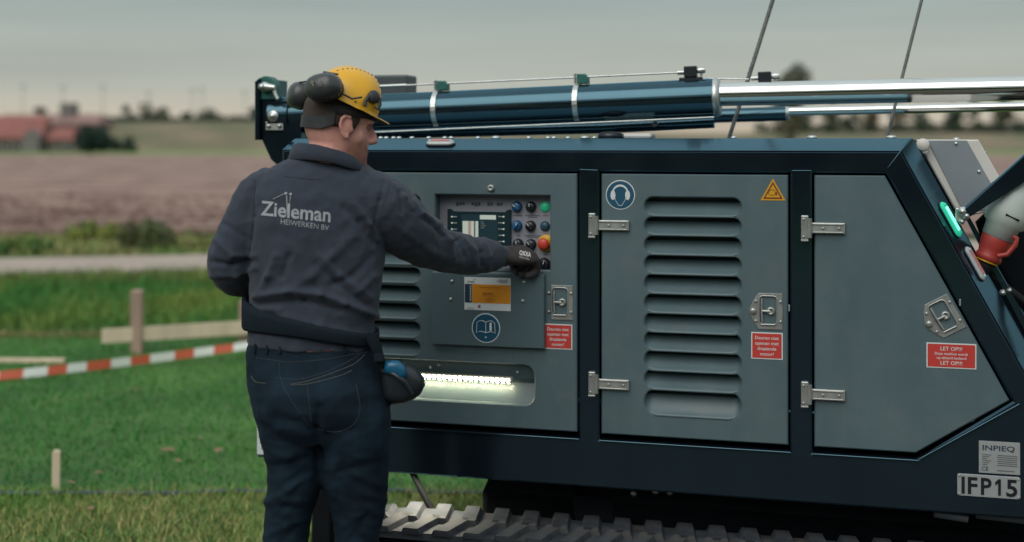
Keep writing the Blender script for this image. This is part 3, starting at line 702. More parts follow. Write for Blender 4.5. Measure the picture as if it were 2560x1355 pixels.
# hydraulic pipe above
b = MB(); b.tube([M3(880, 219, YC), M3(1020, 213, YC), M3(1705, 181, YC)], .0034, 8); b.tube([M3(900, 218, YC), M3(1016, 213, YC)], .0062, 8); b.build('hydraulic_pipe', m_zinc, cyl)
b = MB(); b.tube([M3(1765, 196, YC + .05), M3(1872, 198, YC + .05)], .003, 8); b.build('hydraulic_pipe', m_zinc, cyl)
def axis_at(px):
    t = (M3(px, 250, YC) - p0).dot(ax); return p0 + ax * t
upv = ax.cross(Vector((0, 1, 0))); upv = upv if upv.z > 0 else -upv
for pxc in (1096, 1446):
    c = axis_at(pxc); b = MB(); ring = []
    n = 28
    for side in (-.0085, .0085):
        pass
    sec = []
    for k in range(n):
        t = R(-70) + R(300) * k / (n - 1) ; t = R(125) + R(250) * k / (n - 1)
        d = upv * math.cos(t + R(180)) * 1 + Vector((0, -1, 0)) * math.sin(t + R(180)) * -1
        sec.append(d)
    rings = [[c + d * (rb + .0005) - ax * .009, c + d * (rb + .004) - ax * .009, c + d * (rb + .004) + ax * .009, c + d * (rb + .0005) + ax * .009] for d in
             [upv * math.cos(R(-150 + 300 * k / (n - 1))) - Vector((0, 1, 0)) * math.sin(R(-150 + 300 * k / (n - 1))) for k in range(n)]]
    b.loft(rings, 0, False)
    cl = b.build('pipe_clamp', m_zinc, cyl)
    b = MB(); t_ = c + upv * (rb + .002); Ms = frame(t_, ax, Vector((0, 1, 0)), upv)
    b.box(-.012, -.006, -.014, .014, .004, .040, .002, 1, Ms)
    b.plate([(.0, 0), (.040, 0), (.040, .020), (.034, .030), (.026, .034), (.0, .036)], -.016, .016, .003, (), 0, Ms)
    for xx in (.004, .012, .026): b.lathe([(.003, 0), (.003, .004), (.0005, .005)], Ms @ Matrix.Translation((xx, 0, .034)), 6, 1)
    b.build('clamp_saddle', [m_teal, m_zinc], cyl)
def valve(px, py, y, dx=0):
    b = MB(); c = M3(px, py, y); Ms = frame(c, ax, Vector((0, 1, 0)), upv)
    b.box(-.022, .022, -.02, .02, -.018, .020, .003, 0, Ms)
    b.tube([Ms @ Vector((-.046, 0, .0)), Ms @ Vector((-.022, 0, 0))], .008, 10, 1); b.tube([Ms @ Vector((.022, 0, .004)), Ms @ Vector((.038, 0, .004)), Ms @ Vector((.05, 0, .004))], [.009, .012, .009], 12, 1)
    b.tube([Ms @ Vector((.036, 0, .004)), Ms @ Vector((.036, 0, -.016))], .0045, 8, 1)
    b.box(-.04, .04, -.015, .015, -.032, -.018, .003, 0, Ms)
    return b.build('valve_block', [m_kblack, m_zinc], cyl)
valve(1727, 180, YC); valve(1912, 194, YC + .05)
# dark box on the far side behind the helmet
b = MB(); x0, x1, z0, z1 = rect(930, 187, 1017, 245, .62); b.box(x0, x1, .62, .74, z0, z1, .008, 0); b.box(x1 - .03, x1 + .003, .606, .62, z0 + .01, z1 - .006, .003, 0)
b.build('junction_box', m_dgrey, rig)

# ------------------------------------------------------------------ wire ropes
for (a, c_, dd) in (((1822, 346), (1868, 205), (1932, 0)), ((2217, 346), (2250, 215), (2304, 0))):
    P = [M3(a[0], a[1], YR), M3(c_[0], c_[1], YR), M3(dd[0], dd[1], YR)]; e = P[2] + (P[2] - P[1]) * 2.2; b = MB()
    rr = .0072 if a[0] < 2000 else .0056
    b.tube([P[0], P[1], P[2], e], rr, 10)
    for k in range(3):                    # lay of the strands
        n = 150; pts = []
        for i in range(n):
            t = i / (n - 1); q = P[0].lerp(P[2], t) if t < 2 else P[2]; pts.append(q + Vector((math.cos(t * 60 + k * 2.1), math.sin(t * 60 + k * 2.1), 0)) * rr * .62)
        b.tube(pts, rr * .42, 5, 0, False)
    b.build('wire_rope', m_rope, rig)['label'] = 'steel rope rising from the roof nearer the cylinder gland' if a[0] < 2000 else 'steel rope rising from the roof near its slanted end'

# ------------------------------------------------------------------ mast foot bracket on the left
YB = .30
b = MB()
ol = [(652, 250), (724, 250), (742, 262), (752, 285), (752, 420), (700, 420), (676, 398), (655, 352)]
b.plate([M(*q, YB) for q in ol], YB, YB + .05, .004, (), 0)
b.plate([M(*q, YB) for q in ((642, 205), (652, 196), (654, 196), (654, 350), (642, 350))], YB - .02, YB + .22, .004, (), 0)
b.plate([M(*q, YB + .18) for q in ((660, 262), (770, 262), (800, 300), (800, 420), (700, 420), (676, 398))], YB + .18, YB + .22, .004, (), 0)
mb_o = b.build('mast_bracket', m_black, rig)
b = MB(); x, z = M(664, 218, YB); hx = (M(688, 218, YB)[0] - x)
eye = [(x + 1.0 * hx * math.cos(t), z + hx * 1.06 * math.sin(t)) for t in np.linspace(0, math.pi, 14)] + [(x - hx, M(664, 249, YB)[1]), (x + hx, M(664, 249, YB)[1])]
b.plate(eye, YB - .004, YB + .045, .003, [circ(x + .004, z, hx * .55, 16)], 0); b.build('eye_plate', m_teal, mb_o)
b = MB(); c = Vector((x + .006, YB, z)); b.lathe([(.020, -.05), (.020, .02), (.017, .028), (.012, .030), (.012, .050), (.0005, .052)], FACE(c.x, YB, c.z), 18)
b.tube([c + Vector((.004, -.03, .0)), c + Vector((.030, -.035, -.002)), c + Vector((.050, -.035, -.004))], [.017, .013, .010], 12); b.tube([c + Vector((.040, -.03, -.004)), c + Vector((.048, -.03, -.030)), c + Vector((.058, -.03, -.046))], .007, 8)
b.tube([c + Vector((-.055, .03, -.005)), c + Vector((-.02, .03, -.005))], .014, 12)
b.build('pin', m_zinc, mb_o)
b = MB(); x, z = M(686, 290, YB); b.lathe([(.0225, 0), (.0225, .006), (.019, .010), (.011, .010), (.009, .016), (.0005, .017)], FACE(x, YB - .008, z), 20)
x0, x1, z0, z1 = rect(666, 304, 710, 326, YB); b.box(x0, x1, YB - .008, YB - .0005, z0, z1, .002)
for q in (.2, .8): b.lathe([(.0085, 0), (.0085, .006), (.006, .008), (.0005, .008)], FACE(x0 + (x1 - x0) * q, YB - .008, (z0 + z1) / 2), 6)
b.build('pin_lock', m_zinc, mb_o)

# ------------------------------------------------------------------ hood, strut, plug and shade backdrop at the right end
YH = .20
b = MB(); hp = [(2290, 349), (2446, 349), (2466, 384), (2540, 515), (2400, 545)]
b.plate([M(*q, YH) for q in hp], YH, YH + .5, .004, (), 0)
pp = [(2318, 351), (2417, 351), (2432, 378), (2512, 520), (2408, 530)]
b.plate([M(*q, YH) for q in pp], YH - .004, YH, .001, (), 1)
for q in ((2390, 359), (2447, 429)): x, z = M(*q, YH); screw(b, x, YH - .004, z, .006, 2)
for q in ((2392, 348), (2460, 382)): x, z = M(*q, YH); b.lathe(dome(.011, .008), Matrix.Translation((x, YH + .02, z - .002)), 10, 2)
hood = b.build('engine_hood', [m_hood, m_hoodp, m_zinc], rig)
b = MB(); x, z = M(2307, 362, YH - .03); b.lathe([(.020, -.03), (.020, .02), (.017, .024), (.0005, .025)], FACE(x, YH - .02, z), 18, 0); x, z = M(2312, 378, YH - .03); screw(b, x, YH - .03, z, .010, 0); b.build('hood_latch', m_hood, hood)
b = MB(); b.plate([M(*q, .62) for q in ((2440, 556), (2560, 440), (2680, 420), (2680, 1250), (2560, 1250), (2700, 1000))], .62, .66, .0); b.plate([M(*q, .30) for q in ((2440, 640), (2470, 640), (2720, 1080), (2690, 1080))], .24, .34, .004)
b.build('shade_backdrop', m_dark, rig)  # near-black plates painting the shade of the recess behind the plug
b = MB()                                    # second slanted rail just outside the post
b.plate([M(*q, .10) for q in ((2404, 522), (2424, 540), (2630, 905), (2600, 905))], .13, .18, .003); b.build('slanted_rail', m_black, rig)
b = MB(); b.plate([M(*q, .02) for q in ((2402, 529), (2570, 378), (2700, 262), (2700, 375), (2570, 450), (2424, 543))], .02, .05, .004, (), 0); strut = b.build('strut', m_black, rig)
for q, r in (((2404, 527), .016), ((2414, 538), .012), ((2402, 552), .010), ((2504, 728), .010), ((2520, 722), .008)):
    x, z = M(*q, .06); b = MB(); b.lathe([(r, 0), (r, .006), (r * .7, .009), (r * .5, .018), (.0005, .019)], FACE(x, .03, z), 6); b.build('strut_bolt', m_zinc, rig)
b = MB(); b.box(*(lambda q: (q[0] - .02, q[0] + .012, .035, .05, q[1] - .02, q[1] + .02))(M(2406, 536, .05)), .003); b.build('strut_plate', m_zinc, rig)
# industrial plug hanging in the gap, pointing down to the left
YP = .10
u0, u1 = M3(2555, 455, YP), M3(2478, 628, YP); d_ = (u1 - u0).normalized(); L = (u1 - u0).length
Mp = frame(u0, Vector((0, 1, 0)), d_.cross(Vector((0, 1, 0))), d_)
b = MB(); b.lathe([(.030, -.04), (.050, 0), (.063, .04), (.067, L * .42), (.060, L * .60), (.050, L * .63), (.047, L * .80)], Mp, 26, 0)
b.lathe([(.044, L * .78), (.046, L * .82), (.042, L * .95), (.036, L * 1.04), (.039, L * 1.06), (.039, L * 1.12), (.030, L * 1.14)], Mp, 26, 1)
b.lathe([(.033, L * 1.13), (.034, L * 1.15), (.0335, L * 1.155)], Mp, 26, 2); b.lathe([(.026, L * 1.15), (.026, L * 1.22), (.018, L * 1.30), (.016, L * 1.5)], Mp, 20, 3)
lv = [M3(2494, 640, YP - .05), M3(2518, 636, YP - .05), M3(2538, 612, YP - .05), M3(2541, 596, YP - .05), M3(2532, 592, YP - .05)]
b.tube(lv, [(.008, .010)] * 5, 8, 1)
b.tube([M3(2515, 536, YP - .065), M3(2548, 552, YP - .06)], .003, 6, 3)
plug = b.build('industrial_plug', [m_plugw, m_plugr, m_kyel, m_cable], rig); plug['label'] = 'pale grey and red industrial plug at the slanted end'
b = MB(); b.tube([M3(2470, 660, .12), M3(2480, 690, .14), M3(2520, 720, .14), M3(2590, 775, .12), M3(2660, 850, .12)], .010, 10); b.build('power_cable', m_cable, rig)

# ------------------------------------------------------------------ undercarriage and tracks
T0, T1 = -.165, .105                        # near track, front and back edge (local y)
ZT, ZB = .372, .055; xl, xr = M(985, 1300, -.05)[0], X_R + .25; rt = (ZT - ZB) / 2; zc = (ZT + ZB) / 2
def loop_pt(s):                             # point and outward normal along the belt centre line
    Ls = xr - xl; A = math.pi * rt; tot = 2 * Ls + 2 * A; s %= tot
    if s < Ls: return Vector((xl + s, 0, ZT)), Vector((0, 0, 1)), Vector((1, 0, 0))
    s -= Ls
    if s < A: t = math.pi / 2 - s / rt; c = xr
    else:
        s -= A
        if s < Ls: return Vector((xr - s, 0, ZB)), Vector((0, 0, -1)), Vector((-1, 0, 0))
        s -= Ls; t = -math.pi / 2 - s / rt; c = xl
    n = Vector((math.cos(t), 0, math.sin(t))); return Vector((c, 0, zc)) + n * rt, n, Vector((n.z, 0, -n.x))
TOT = 2 * (xr - xl) + 2 * math.pi * rt
def make_track(ya, yb, name_lab):
    b = MB(); n = 120; rings = []
    for i in range(n):
        p, nn, tt = loop_pt(TOT * i / n)
        rings.append([p + Vector((0, ya, 0)), p + Vector((0, yb, 0)), p - nn * .024 + Vector((0, yb, 0)), p - nn * .024 + Vector((0, ya, 0))])
    rings.append(rings[0]); b.loft(rings, 0, False, None, False)
    o = b.build('track', m_rubber, rig, weld=1e-5); o['label'] = name_lab
    npit = round(TOT / .103); lug = {}
    for row, (y0, y1, ph, slant) in enumerate(((ya - .012, ya + .150, 0, .030), (yb - .150, yb + .012, .5, -.030))):
        b = MB(); h = .017; w0, w1 = .033, .024
        V = []
        for yy_, sh in ((y0, 0), (y1, slant)):
            for w, z in ((w0, -.002), (w1, h)):
                wt = w * (1.0 if row == (1 if yy_ == y1 else 0) or True else .7)
                V += [(sh - wt, yy_, z), (sh + wt, yy_, z)]
        b.add(V, [(0, 1, 3, 2), (4, 6, 7, 5), (2, 3, 7, 6), (0, 2, 6, 4), (1, 5, 7, 3), (0, 4, 5, 1)])
        me = None
        for k in range(npit):
            p, nn, tt = loop_pt(TOT * (k + ph) / npit); Mx = frame(p, tt, Vector((0, 1, 0)), nn)
            if me is None: lo = b.build('track_lug', m_rubber, o); me = lo.data
            else: lo = link('track_lug', me, o)
            lo.matrix_local = Mx
    return o
make_track(T0, T1, 'near rubber crawler track with staggered lugs')
b = MB(); b.box(xl + .05, xr - .05, T0 + .05, T1 - .03, ZB + .05, ZT - .05, .02)
for xx in np.linspace(xl + .02, xr - .02, 9): b.tube([(xx, T0 + .03, ZB + .10 if xl + .1 < xx < xr - .1 else zc), (xx, T1 - .02, ZB + .10 if xl + .1 < xx < xr - .1 else zc)], .07 if xl + .1 < xx < xr - .1 else rt - .035, 20)
b.build('track_frame', m_dark, rig)
b = MB(); x0 = M(1232, 1240, .30)[0]; x1 = M(1452, 1240, .30)[0]
b.plate([(x0 - .01, .20), (x1 + .02, .20), (x1, Z_BOT), (x0 + .06, Z_BOT), (x0 + .02, Z_BOT - .03), (x0 - .01, Z_BOT - .10)], .20, .55, .01); x2, x3 = M(1610, 1240, .30)[0], M(2620, 1240, .3)[0]
b.plate([(x2 - .10, .20), (x3, .20), (x3, Z_BOT), (x2 + .16, Z_BOT), (x2 + .03, Z_BOT - .035), (x2 - .10, Z_BOT - .055)], .20, .70, .01)
b.box(x0, x3, .2, .55, .20, Z_BOT - .085, .01); b.build('undercarriage', m_dark, rig)
for q in ((1640, 1228), (1675, 1230), (1585, 1233)): x, z = M(*q, .2); b = MB(); b.lathe(dome(.012, .01), FACE(x, .198, z), 8); b.build('undercarriage_bolt', m_zinc, rig)
b = MB(); b.tube([M3(1030, 1180, .17), M3(1078, 1272, .17)], .011, 10); b.build('stay_rod', m_cable, rig)
b = MB(); x, z = M(812, 1150, .55); b.box(x - .04, x + .04, .51, .58, .03, Z_BOT + .02, .006); b.box(x - .10, x + .10, .45, .64, .0, .03, .008); b.build('support_leg', m_dark, rig)
b = MB()
for (pa, pb, r) in (((2335, 1282), (2420, 1296), .014), ((2440, 1283), (2560, 1297), .016)): b.tube([M3(*pa, .05), M3(*pb, .05)], r, 12)
b.build('track_tensioner', m_dgrey, rig)
# white plate at the left end, half hidden by the worker's leg
b = MB(); x0, x1, z0, z1 = rect(642, 1035, 740, 1140, .25); b.box(x0, x1, .25, .262, z0, z1, .003, 0); b.box(x0 - .004, x1, .262, .29, z0 - .012, z1, .003, 1)
b.box(x0 + .02, x0 + .024, .2485, .25, z0 + .02, z1 - .02, 0, 1); b.build('end_plate', [m_white, m_dgrey], rig)
# work lamp under the chassis that lights the front of the track
b = MB(); xw, zw = M(1030, 1190, -.03)[0], Z_BOT + .050
b.box(xw - .10, xw + .10, .085, .135, zw - .020, zw, .003, 0); b.box(xw - .095, xw + .095, .09, .13, zw - .022, zw - .0195, 0, 1)
b.box(xw - .105, xw + .14, .137, .147, zw - .075, zw, .002, 0); b.box(xw + .104, xw + .112, .085, .137, zw - .055, zw, .002, 0)  # unseen plates added to keep the lamp's light off the undercarriage
wl = b.build('work_lamp', [m_kblack, mat('work lamp led', (.9, .9, .8), .4, emit=(1, .92, .72), estr=110)], rig)

# ------------------------------------------------------------------ ground, path, field, dike
m_lawn = mat('lawn soil and thatch', (.046, .115, .025), .95, var=.25, vscale=1.5, col2=(.069, .144, .032), bump=.6, bscale=60)
m_path = mat('concrete path', (.37, .29, .245), .9, var=.10, vscale=1.2, bump=.3, bscale=40)
m_soil = mat('ploughed soil', (.200, .119, .093), .95, var=.28, vscale=.35, bump=.8, bscale=10, col2=(.288, .186, .149), detail=9)
m_dike = mat('dry dike grass', (.120, .128, .062), .95, var=.3, vscale=.09, col2=(.185, .140, .090), detail=8)
m_verge = mat('verge grass', (.14, .23, .045), .95, var=.2, vscale=.05)
def sheet(name, pts, m, z, kind='structure'):
    b = MB(); b.add([(x, y, z) for x, y in pts], [tuple(range(len(pts)))]); o = b.build(name, m, recalc=False); o['kind'] = kind; return o
b = MB(); S = 3000
b.add([(-S, -S, 0), (S, -S, 0), (S, S, 0), (-S, S, 0)], [(0, 1, 2, 3)]); o = b.build('ground', m_lawn, recalc=False); o['kind'] = 'structure'
PTH = lambda X: 16.9 + .30 * (X + 3.8)                # near edge of the path
b = MB(); n = 60; V = []; F = []
for i in range(n + 1):
    X = -45 + 60 * i / n; e = .05 * noise.noise(Vector((X * .8, 0, 0))); Y = 15.75 + .22 * (X + 3.8)
    V += [(X, Y + e, .0), (X, Y + e + .04, .05), (X, Y + 2.35 + e, .05), (X, Y + 2.40 + e, 0)]
for i in range(n):
    for k in range(3): a = i * 4 + k; F.append((a, a + 4, a + 5, a + 1))
b.add(V, F); o = b.build('path', m_path); o['kind'] = 'structure'
# field: cloddy sheet
b = MB(); ys = list(np.linspace(21.5, 60, 70)) + list(np.linspace(62, 160, 36)); xs = np.linspace(-75, 110, 150); V = []; F = []
for y in ys:
    for x in xs:
        q = Vector((x * .9, y * .9, 0)); h = .06 + (.16 if y < 40 else .09) * noise.fractal(q * 1.3, .8, 2.0, 5) + .05 * noise.noise(Vector((x * .15, y * 2.2, 3)))
        V.append((x, y + (.02 * x if y < 60 else 0), max(h, .012)))
nx = len(xs)
for j in range(len(ys) - 1):
    for i in range(nx - 1): F.append((j * nx + i, j * nx + i + 1, (j + 1) * nx + i + 1, (j + 1) * nx + i))
b.add(V, F, 0, True); o = b.build('field', m_soil, recalc=False); o['kind'] = 'structure'
rg_ = np.random.default_rng(21); nC = 5200; bm0 = bmesh.new(); bmesh.ops.create_icosphere(bm0, subdivisions=1, radius=1); iv = np.array([v.co[:] for v in bm0.verts]); fi = np.array([[v.index for v in f.verts] for f in bm0.faces]); bm0.free()
pc = np.stack([rg_.uniform(-15, 4, nC), 21.6 + 16 * rg_.uniform(0, 1, nC) ** 1.6, rg_.uniform(.03, .10, nC)], 1); sz = rg_.uniform(.02, .085, nC)[:, None, None] * np.array([1.4, 1.1, .8])
Vc = (iv[None] * rg_.uniform(.7, 1.3, (nC, len(iv), 1)) * sz + pc[:, None]).reshape(-1, 3); Fc = (fi[None] + (np.arange(nC) * len(iv))[:, None, None]).reshape(-1, 3)
mc = bpy.data.meshes.new('soil_clods'); mc.from_pydata(Vc.tolist(), [], Fc.tolist()); mc.materials.append(mat('soil clod', (.17, .105, .085), .95, var=.35, vscale=1.2)); tag(link('soil_clods', mc), 'loose brown soil clods on the near part of the field', kind='stuff')
sheet('verge', [(-260, 159), (400, 159), (400, 222), (-260, 222)], m_verge, .03)
# dike: low ridge behind the field
b = MB(); V = []; F = []; xs = np.linspace(-260, 400, 90)
def dike_top(x): t = min(1, max(0, (x + 40) / 70)); return 5.5 * (1 - t) + 3.3 * t
for x in xs:
    h = dike_top(x) + .25 * noise.noise(Vector((x * .05, 1, 0)))
    for y, k in ((214, 0), (219, .16), (225, .45), (232, .78), (240, 1), (252, 1.0), (275, 0)):
        V.append((x, y + 1.5 * noise.noise(Vector((x * .04, y, 0))), h * k + (.03 if k == 0 else .12 * noise.noise(Vector((x * .2, y * .2, 5))))))
for i in range(len(xs) - 1):
    for k in range(6): a = i * 7 + k; F.append((a, a + 7, a + 8, a + 1))
b.add(V, F, 0, True); o = b.build('dike', m_dike); o['kind'] = 'structure'

# unseen dark soil and tree row, added to darken what the rig's paint mirrors
sheet('added_soil', [(-9, -7), (9, -7), (9, 3.2), (3.0, 4.35), (-1.4, 4.75), (-9, 4.75)], mat('dark added soil', (.050, .042, .034), .95, var=.3, vscale=2, col2=(.07, .058, .045), bump=.6, bscale=30), .004)

# ------------------------------------------------------------------ grasses
def blades(name, label, pts, h, wd, lean, cols, seed, kind='stuff'):
    """pts: n x 3 roots; one bent blade (two segments) per root"""
    rg = np.random.default_rng(seed); n = len(pts); a = rg.uniform(0, 2 * np.pi, n); hh = rg.uniform(h[0], h[1], n) * rg.choice([1, 1, .7, 1.25], n)
    la = rg.uniform(0, 2 * np.pi, n); ln = rg.uniform(*lean, n) * hh; w = rg.uniform(*wd, n)
    sx = np.stack([np.cos(a), np.sin(a), np.zeros(n)], 1) * w[:, None] / 2; d = np.stack([np.cos(la), np.sin(la), np.zeros(n)], 1)
    p0 = pts; p1 = pts + d * (ln * .35)[:, None] + np.array([0, 0, 1]) * (hh * .6)[:, None]; p2 = pts + d * ln[:, None] + np.array([0, 0, 1]) * (hh * rg.uniform(.75, 1, n))[:, None]
    V = np.stack([p0 - sx, p0 + sx, p1 + sx * .8, p1 - sx * .8, p2], 1).reshape(-1, 3)
    me = bpy.data.meshes.new(name); nv = n * 5; base = np.arange(n) * 5
    me.vertices.add(nv); me.vertices.foreach_set('co', V.astype(np.float32).ravel())
    loops = np.stack([base, base + 1, base + 2, base + 3, base + 3, base + 2, base + 4], 1).ravel()
    me.loops.add(n * 7); me.loops.foreach_set('vertex_index', loops.astype(np.int32))
    me.polygons.add(n * 2); st = np.stack([np.arange(n) * 7, np.arange(n) * 7 + 4], 1).ravel(); me.polygons.foreach_set('loop_start', st.astype(np.int32))
    me.update(calc_edges=True); me.validate()
    ca = me.color_attributes.new('Col', 'FLOAT_COLOR', 'POINT'); cols = np.asarray(cols, float)
    pw = np.array([noise.noise(Vector((p[0] * 1.1, p[1] * .7, seed))) for p in pts[::1]]) 
    ix = np.clip(((pw * .9 + .5 + rg.normal(0, .22, n)) * len(cols)).astype(int), 0, len(cols) - 1)
    c = cols[ix] * rg.uniform(.75, 1.25, n)[:, None]; c = np.repeat(c, 5, 0); c = np.concatenate([c, np.ones((nv, 1))], 1)
    ca.data.foreach_set('color', c.astype(np.float32).ravel())
    me.materials.append(mat('grass blade', (.1, .2, .05), .75, attr='Col', var=.001, spec=.15))
    o = link(name, me); tag(o, label, kind=kind); return o
def scatter(x0, x1, y0, y1, n, seed, keep=None):
    rg = np.random.default_rng(seed); p = np.stack([rg.uniform(x0, x1, n), rg.uniform(y0, y1, n), np.zeros(n)], 1)
    if keep is not None: p = p[keep(p, rg)]
    return p
fan = lambda p, rg: (p[:, 0] > -.43 * p[:, 1] - 1.6)
GR = [(0.045, 0.184, 0.040), (0.055, 0.211, 0.045), (0.070, 0.231, 0.045), (0.098, 0.259, 0.052)]
GY = [(.154, .290, .057), (.200, .299, .081), (.290, .318, .109), (.399, .344, .145), (.164, .271, .073)]
blades('rough_grass', 'rough yellowish grass in the foreground', scatter(-4.4, 4.6, 4.35, 5.95, 88000, 1, fan), (.02, .055), (.003, .006), (.2, 1.2), GY, 11)
blades('lawn_grass', 'short dark green mown lawn', scatter(-6.6, 6.0, 5.85, 10.7, 140000, 2, fan), (.012, .032), (.004, .008), (.2, 1.0), GR, 12)
blades('lawn_tuft', 'paler tufts in the mown lawn', scatter(-5.2, 2.8, 5.9, 10.6, 5000, 3, lambda p, rg: fan(p, rg) & (np.array([noise.noise(Vector((q[0] * 2.2, q[1] * 1.3, 9))) for q in p]) > .25)), (.02, .045), (.004, .008), (.3, 1.2), [(.10, .17, .05), (.14, .19, .08)], 13)
blades('tall_grass', 'tall unmown grass before the path', scatter(-8.8, 7.0, 10.9, 17.5, 95000, 4, lambda p, rg: fan(p, rg) & (p[:, 1] < 15.65 + .22 * (p[:, 0] + 3.8))), (.05, .19), (.006, .014), (.2, .9), [(.057, .179, .040), (.081, .212, .048), (.122, .227, .048), (.179, .243, .057)], 14)
blades('dry_grass', 'dry brown grass along the path edge', scatter(-8, 3.0, 14.3, 15.9, 16000, 5, lambda p, rg: fan(p, rg) & (p[:, 1] < 15.68 + .22 * (p[:, 0] + 3.8))), (.05, .16), (.005, .012), (.3, 1.1), [(.175, .163, .075), (.213, .175, .088), (.125, .150, .056)], 15)
blades('dry_edge_grass', 'pale dry stems along the edge of the mown lawn', scatter(-6, 1.0, 10.6, 10.85, 6000, 6, fan), (.02, .06), (.004, .008), (.3, 1.2), [(.300, .250, .112), (.225, .213, .088)], 16)
VG = [(.131, .246, .072), (.189, .275, .080), (.290, .290, .109), (.377, .319, .160), (.246, .275, .102)]
blades('verge_grass', 'weedy green verge beyond the path', scatter(-12, 4, 18.2, 22.3, 42000, 7, lambda p, rg: fan(p, rg) & (p[:, 1] > 18.3 + .22 * (p[:, 0] + 3.8))), (.04, .15), (.010, .022), (.3, 1.0), VG, 17)
m_leaf = mat('leaf clump', (.1, .2, .05), .7, attr='Col', var=.001, spec=.2)

# ------------------------------------------------------------------ leafy things
def leaf_cloud(name, centers, radii, n, size, cols, seed, parent=None, flat=1.0):
    rg = np.random.default_rng(seed); centers = np.asarray(centers, float); radii = np.asarray(radii, float)
    k = rg.choice(len(centers), n, p=(radii ** 2 / (radii ** 2).sum())); u = rg.normal(0, 1, (n, 3)); u /= np.linalg.norm(u, axis=1)[:, None]
    rad = radii[k] * rg.uniform(.45, 1.05, n) ** .6; p = centers[k] + u * rad[:, None] * np.array([1, 1, flat])
    a = rg.normal(0, 1, (n, 3)); a /= np.linalg.norm(a, axis=1)[:, None]; bb = np.cross(a, u + rg.normal(0, .4, (n, 3))); bb /= (np.linalg.norm(bb, axis=1)[:, None] + 1e-9)
    s = rg.uniform(size * .6, size * 1.3, n)[:, None]
    V = np.stack([p - a * s, p + bb * s * .55, p + a * s, p - bb * s * .55], 1).reshape(-1, 3)
    me = bpy.data.meshes.new(name); me.vertices.add(n * 4); me.vertices.foreach_set('co', V.astype(np.float32).ravel())
    me.loops.add(n * 4); me.loops.foreach_set('vertex_index', np.arange(n * 4, dtype=np.int32)); me.polygons.add(n); me.polygons.foreach_set('loop_start', (np.arange(n) * 4).astype(np.int32))
    me.update(calc_edges=True)
    cols = np.asarray(cols, float); c = cols[(k * 7 + rg.integers(0, 2, n)) % len(cols)] * rg.uniform(.7, 1.3, n)[:, None]
    ca = me.color_attributes.new('Col', 'FLOAT_COLOR', 'POINT'); ca.data.foreach_set('color', np.concatenate([np.repeat(c, 4, 0), np.ones((n * 4, 1))], 1).astype(np.float32).ravel())
    me.materials.append(m_leaf); return link(name, me, parent)
m_bark = mat('bark', (.075, .058, .045), .9, var=.3, vscale=3, bump=.6, bscale=15)
def tree(px, py, Y, h, w, label, cols, seed, z0=0.0, n=900, trunk_frac=.25, name='tree'):
    rg = random.Random(seed); base = W(px, py, Y); base.z = z0; r_ = empty(name, base)
    tag(r_, label, 'tree' if name == 'tree' else 'bush', 'trees behind the dike' if name == 'tree' else None)
    b = MB(); tr = h * .028; b.tube([(0, 0, -.3), (0.02 * h, 0, h * .3), (-.01 * h, .0, h * .62), (0, 0, h * .85)], [tr * 1.4, tr, tr * .6, tr * .2], 8)
    cs = []; rs = []
    for i in range(12):
        t = rg.uniform(0, 2 * math.pi); q = rg.uniform(.1, .75); zz = h * (trunk_frac + (1 - trunk_frac) * rg.uniform(.18, .82))
        k = math.sin(math.pi * min(1, max(.15, (zz / h - trunk_frac * .6) / (1.05 - trunk_frac * .6)))) ** .6
        c = Vector((math.cos(t) * w / 2 * q * k, math.sin(t) * w / 2 * q * k, zz)); cs.append(c); rs.append(rg.uniform(.2, .34) * min(w, h) * .75)
    zt_ = max(c.z + q * .9 for c, q in zip(cs, rs)); xt_ = max(abs(c.x) + q * .8 for c, q in zip(cs, rs)); cs = [Vector((c.x * w / 2 / xt_, c.y * w / 2 / xt_, c.z * h / zt_)) for c in cs]; rs = [q * min(1.3, max(.75, w / 2 / xt_)) for q in rs]
    for c in cs:
        zz = c.z; b.tube([(0, 0, zz * .55), c * .6 + Vector((0, 0, zz * .22)), c], [tr * .5, tr * .3, tr * .12], 5)
    b.build('trunk', m_bark, r_)
    o = leaf_cloud('crown', cs, rs, n, h * .035, cols, seed, r_); return r_
DG = [(.030, .052, .032), (.045, .068, .036), (.028, .045, .035)]; OG = [(.075, .085, .045), (.095, .09, .05), (.06, .075, .045)]; BR = [(.15, .10, .055), (.11, .085, .05), (.08, .07, .045)]
def dk(px, Y): return dike_top((px - CXP) * Y / FPX)
TL = [  # px, width px, top px, dist, colours, label
    (102, 30, 268, 300, DG, 'low dark tree behind the red farm house roof'), (318, 36, 264, 300, OG, 'small tree left of the broad bushy one on the dike'), (384, 78, 256, 300, OG, 'broad bushy tree on the left part of the dike'),
    (515, 72, 270, 300, DG, 'dark low tree left of the mast bracket'), (470, 34, 280, 300, DG, 'small dark tree beside the dark low one'), (640, 40, 268, 310, DG, 'tree just left of the mast bracket'),
    (1972, 120, 165, 150, OG, 'large round tree rising above the chrome rod'), (2010, 60, 270, 320, DG, 'leftmost dark tree under the chrome rod'), (2075, 70, 262, 320, OG, 'olive tree between dark ones under the rod'), (2130, 55, 278, 320, DG, 'low dark tree in the right tree line'),
    (2180, 55, 268, 320, BR, 'rust brown tree in the right tree line'), (2240, 60, 262, 320, BR, 'brown tree near the second rope'), (2310, 75, 270, 320, DG, 'wide dark tree right of the second rope'), (2385, 60, 262, 320, DG, 'tall dark tree above the roof end'),
    (2440, 50, 250, 320, OG, 'olive tree right of the tall dark one'), (2500, 66, 245, 320, OG, 'tallest tree near the right picture edge'), (2555, 50, 290, 320, DG, 'dark tree at the right picture edge')]
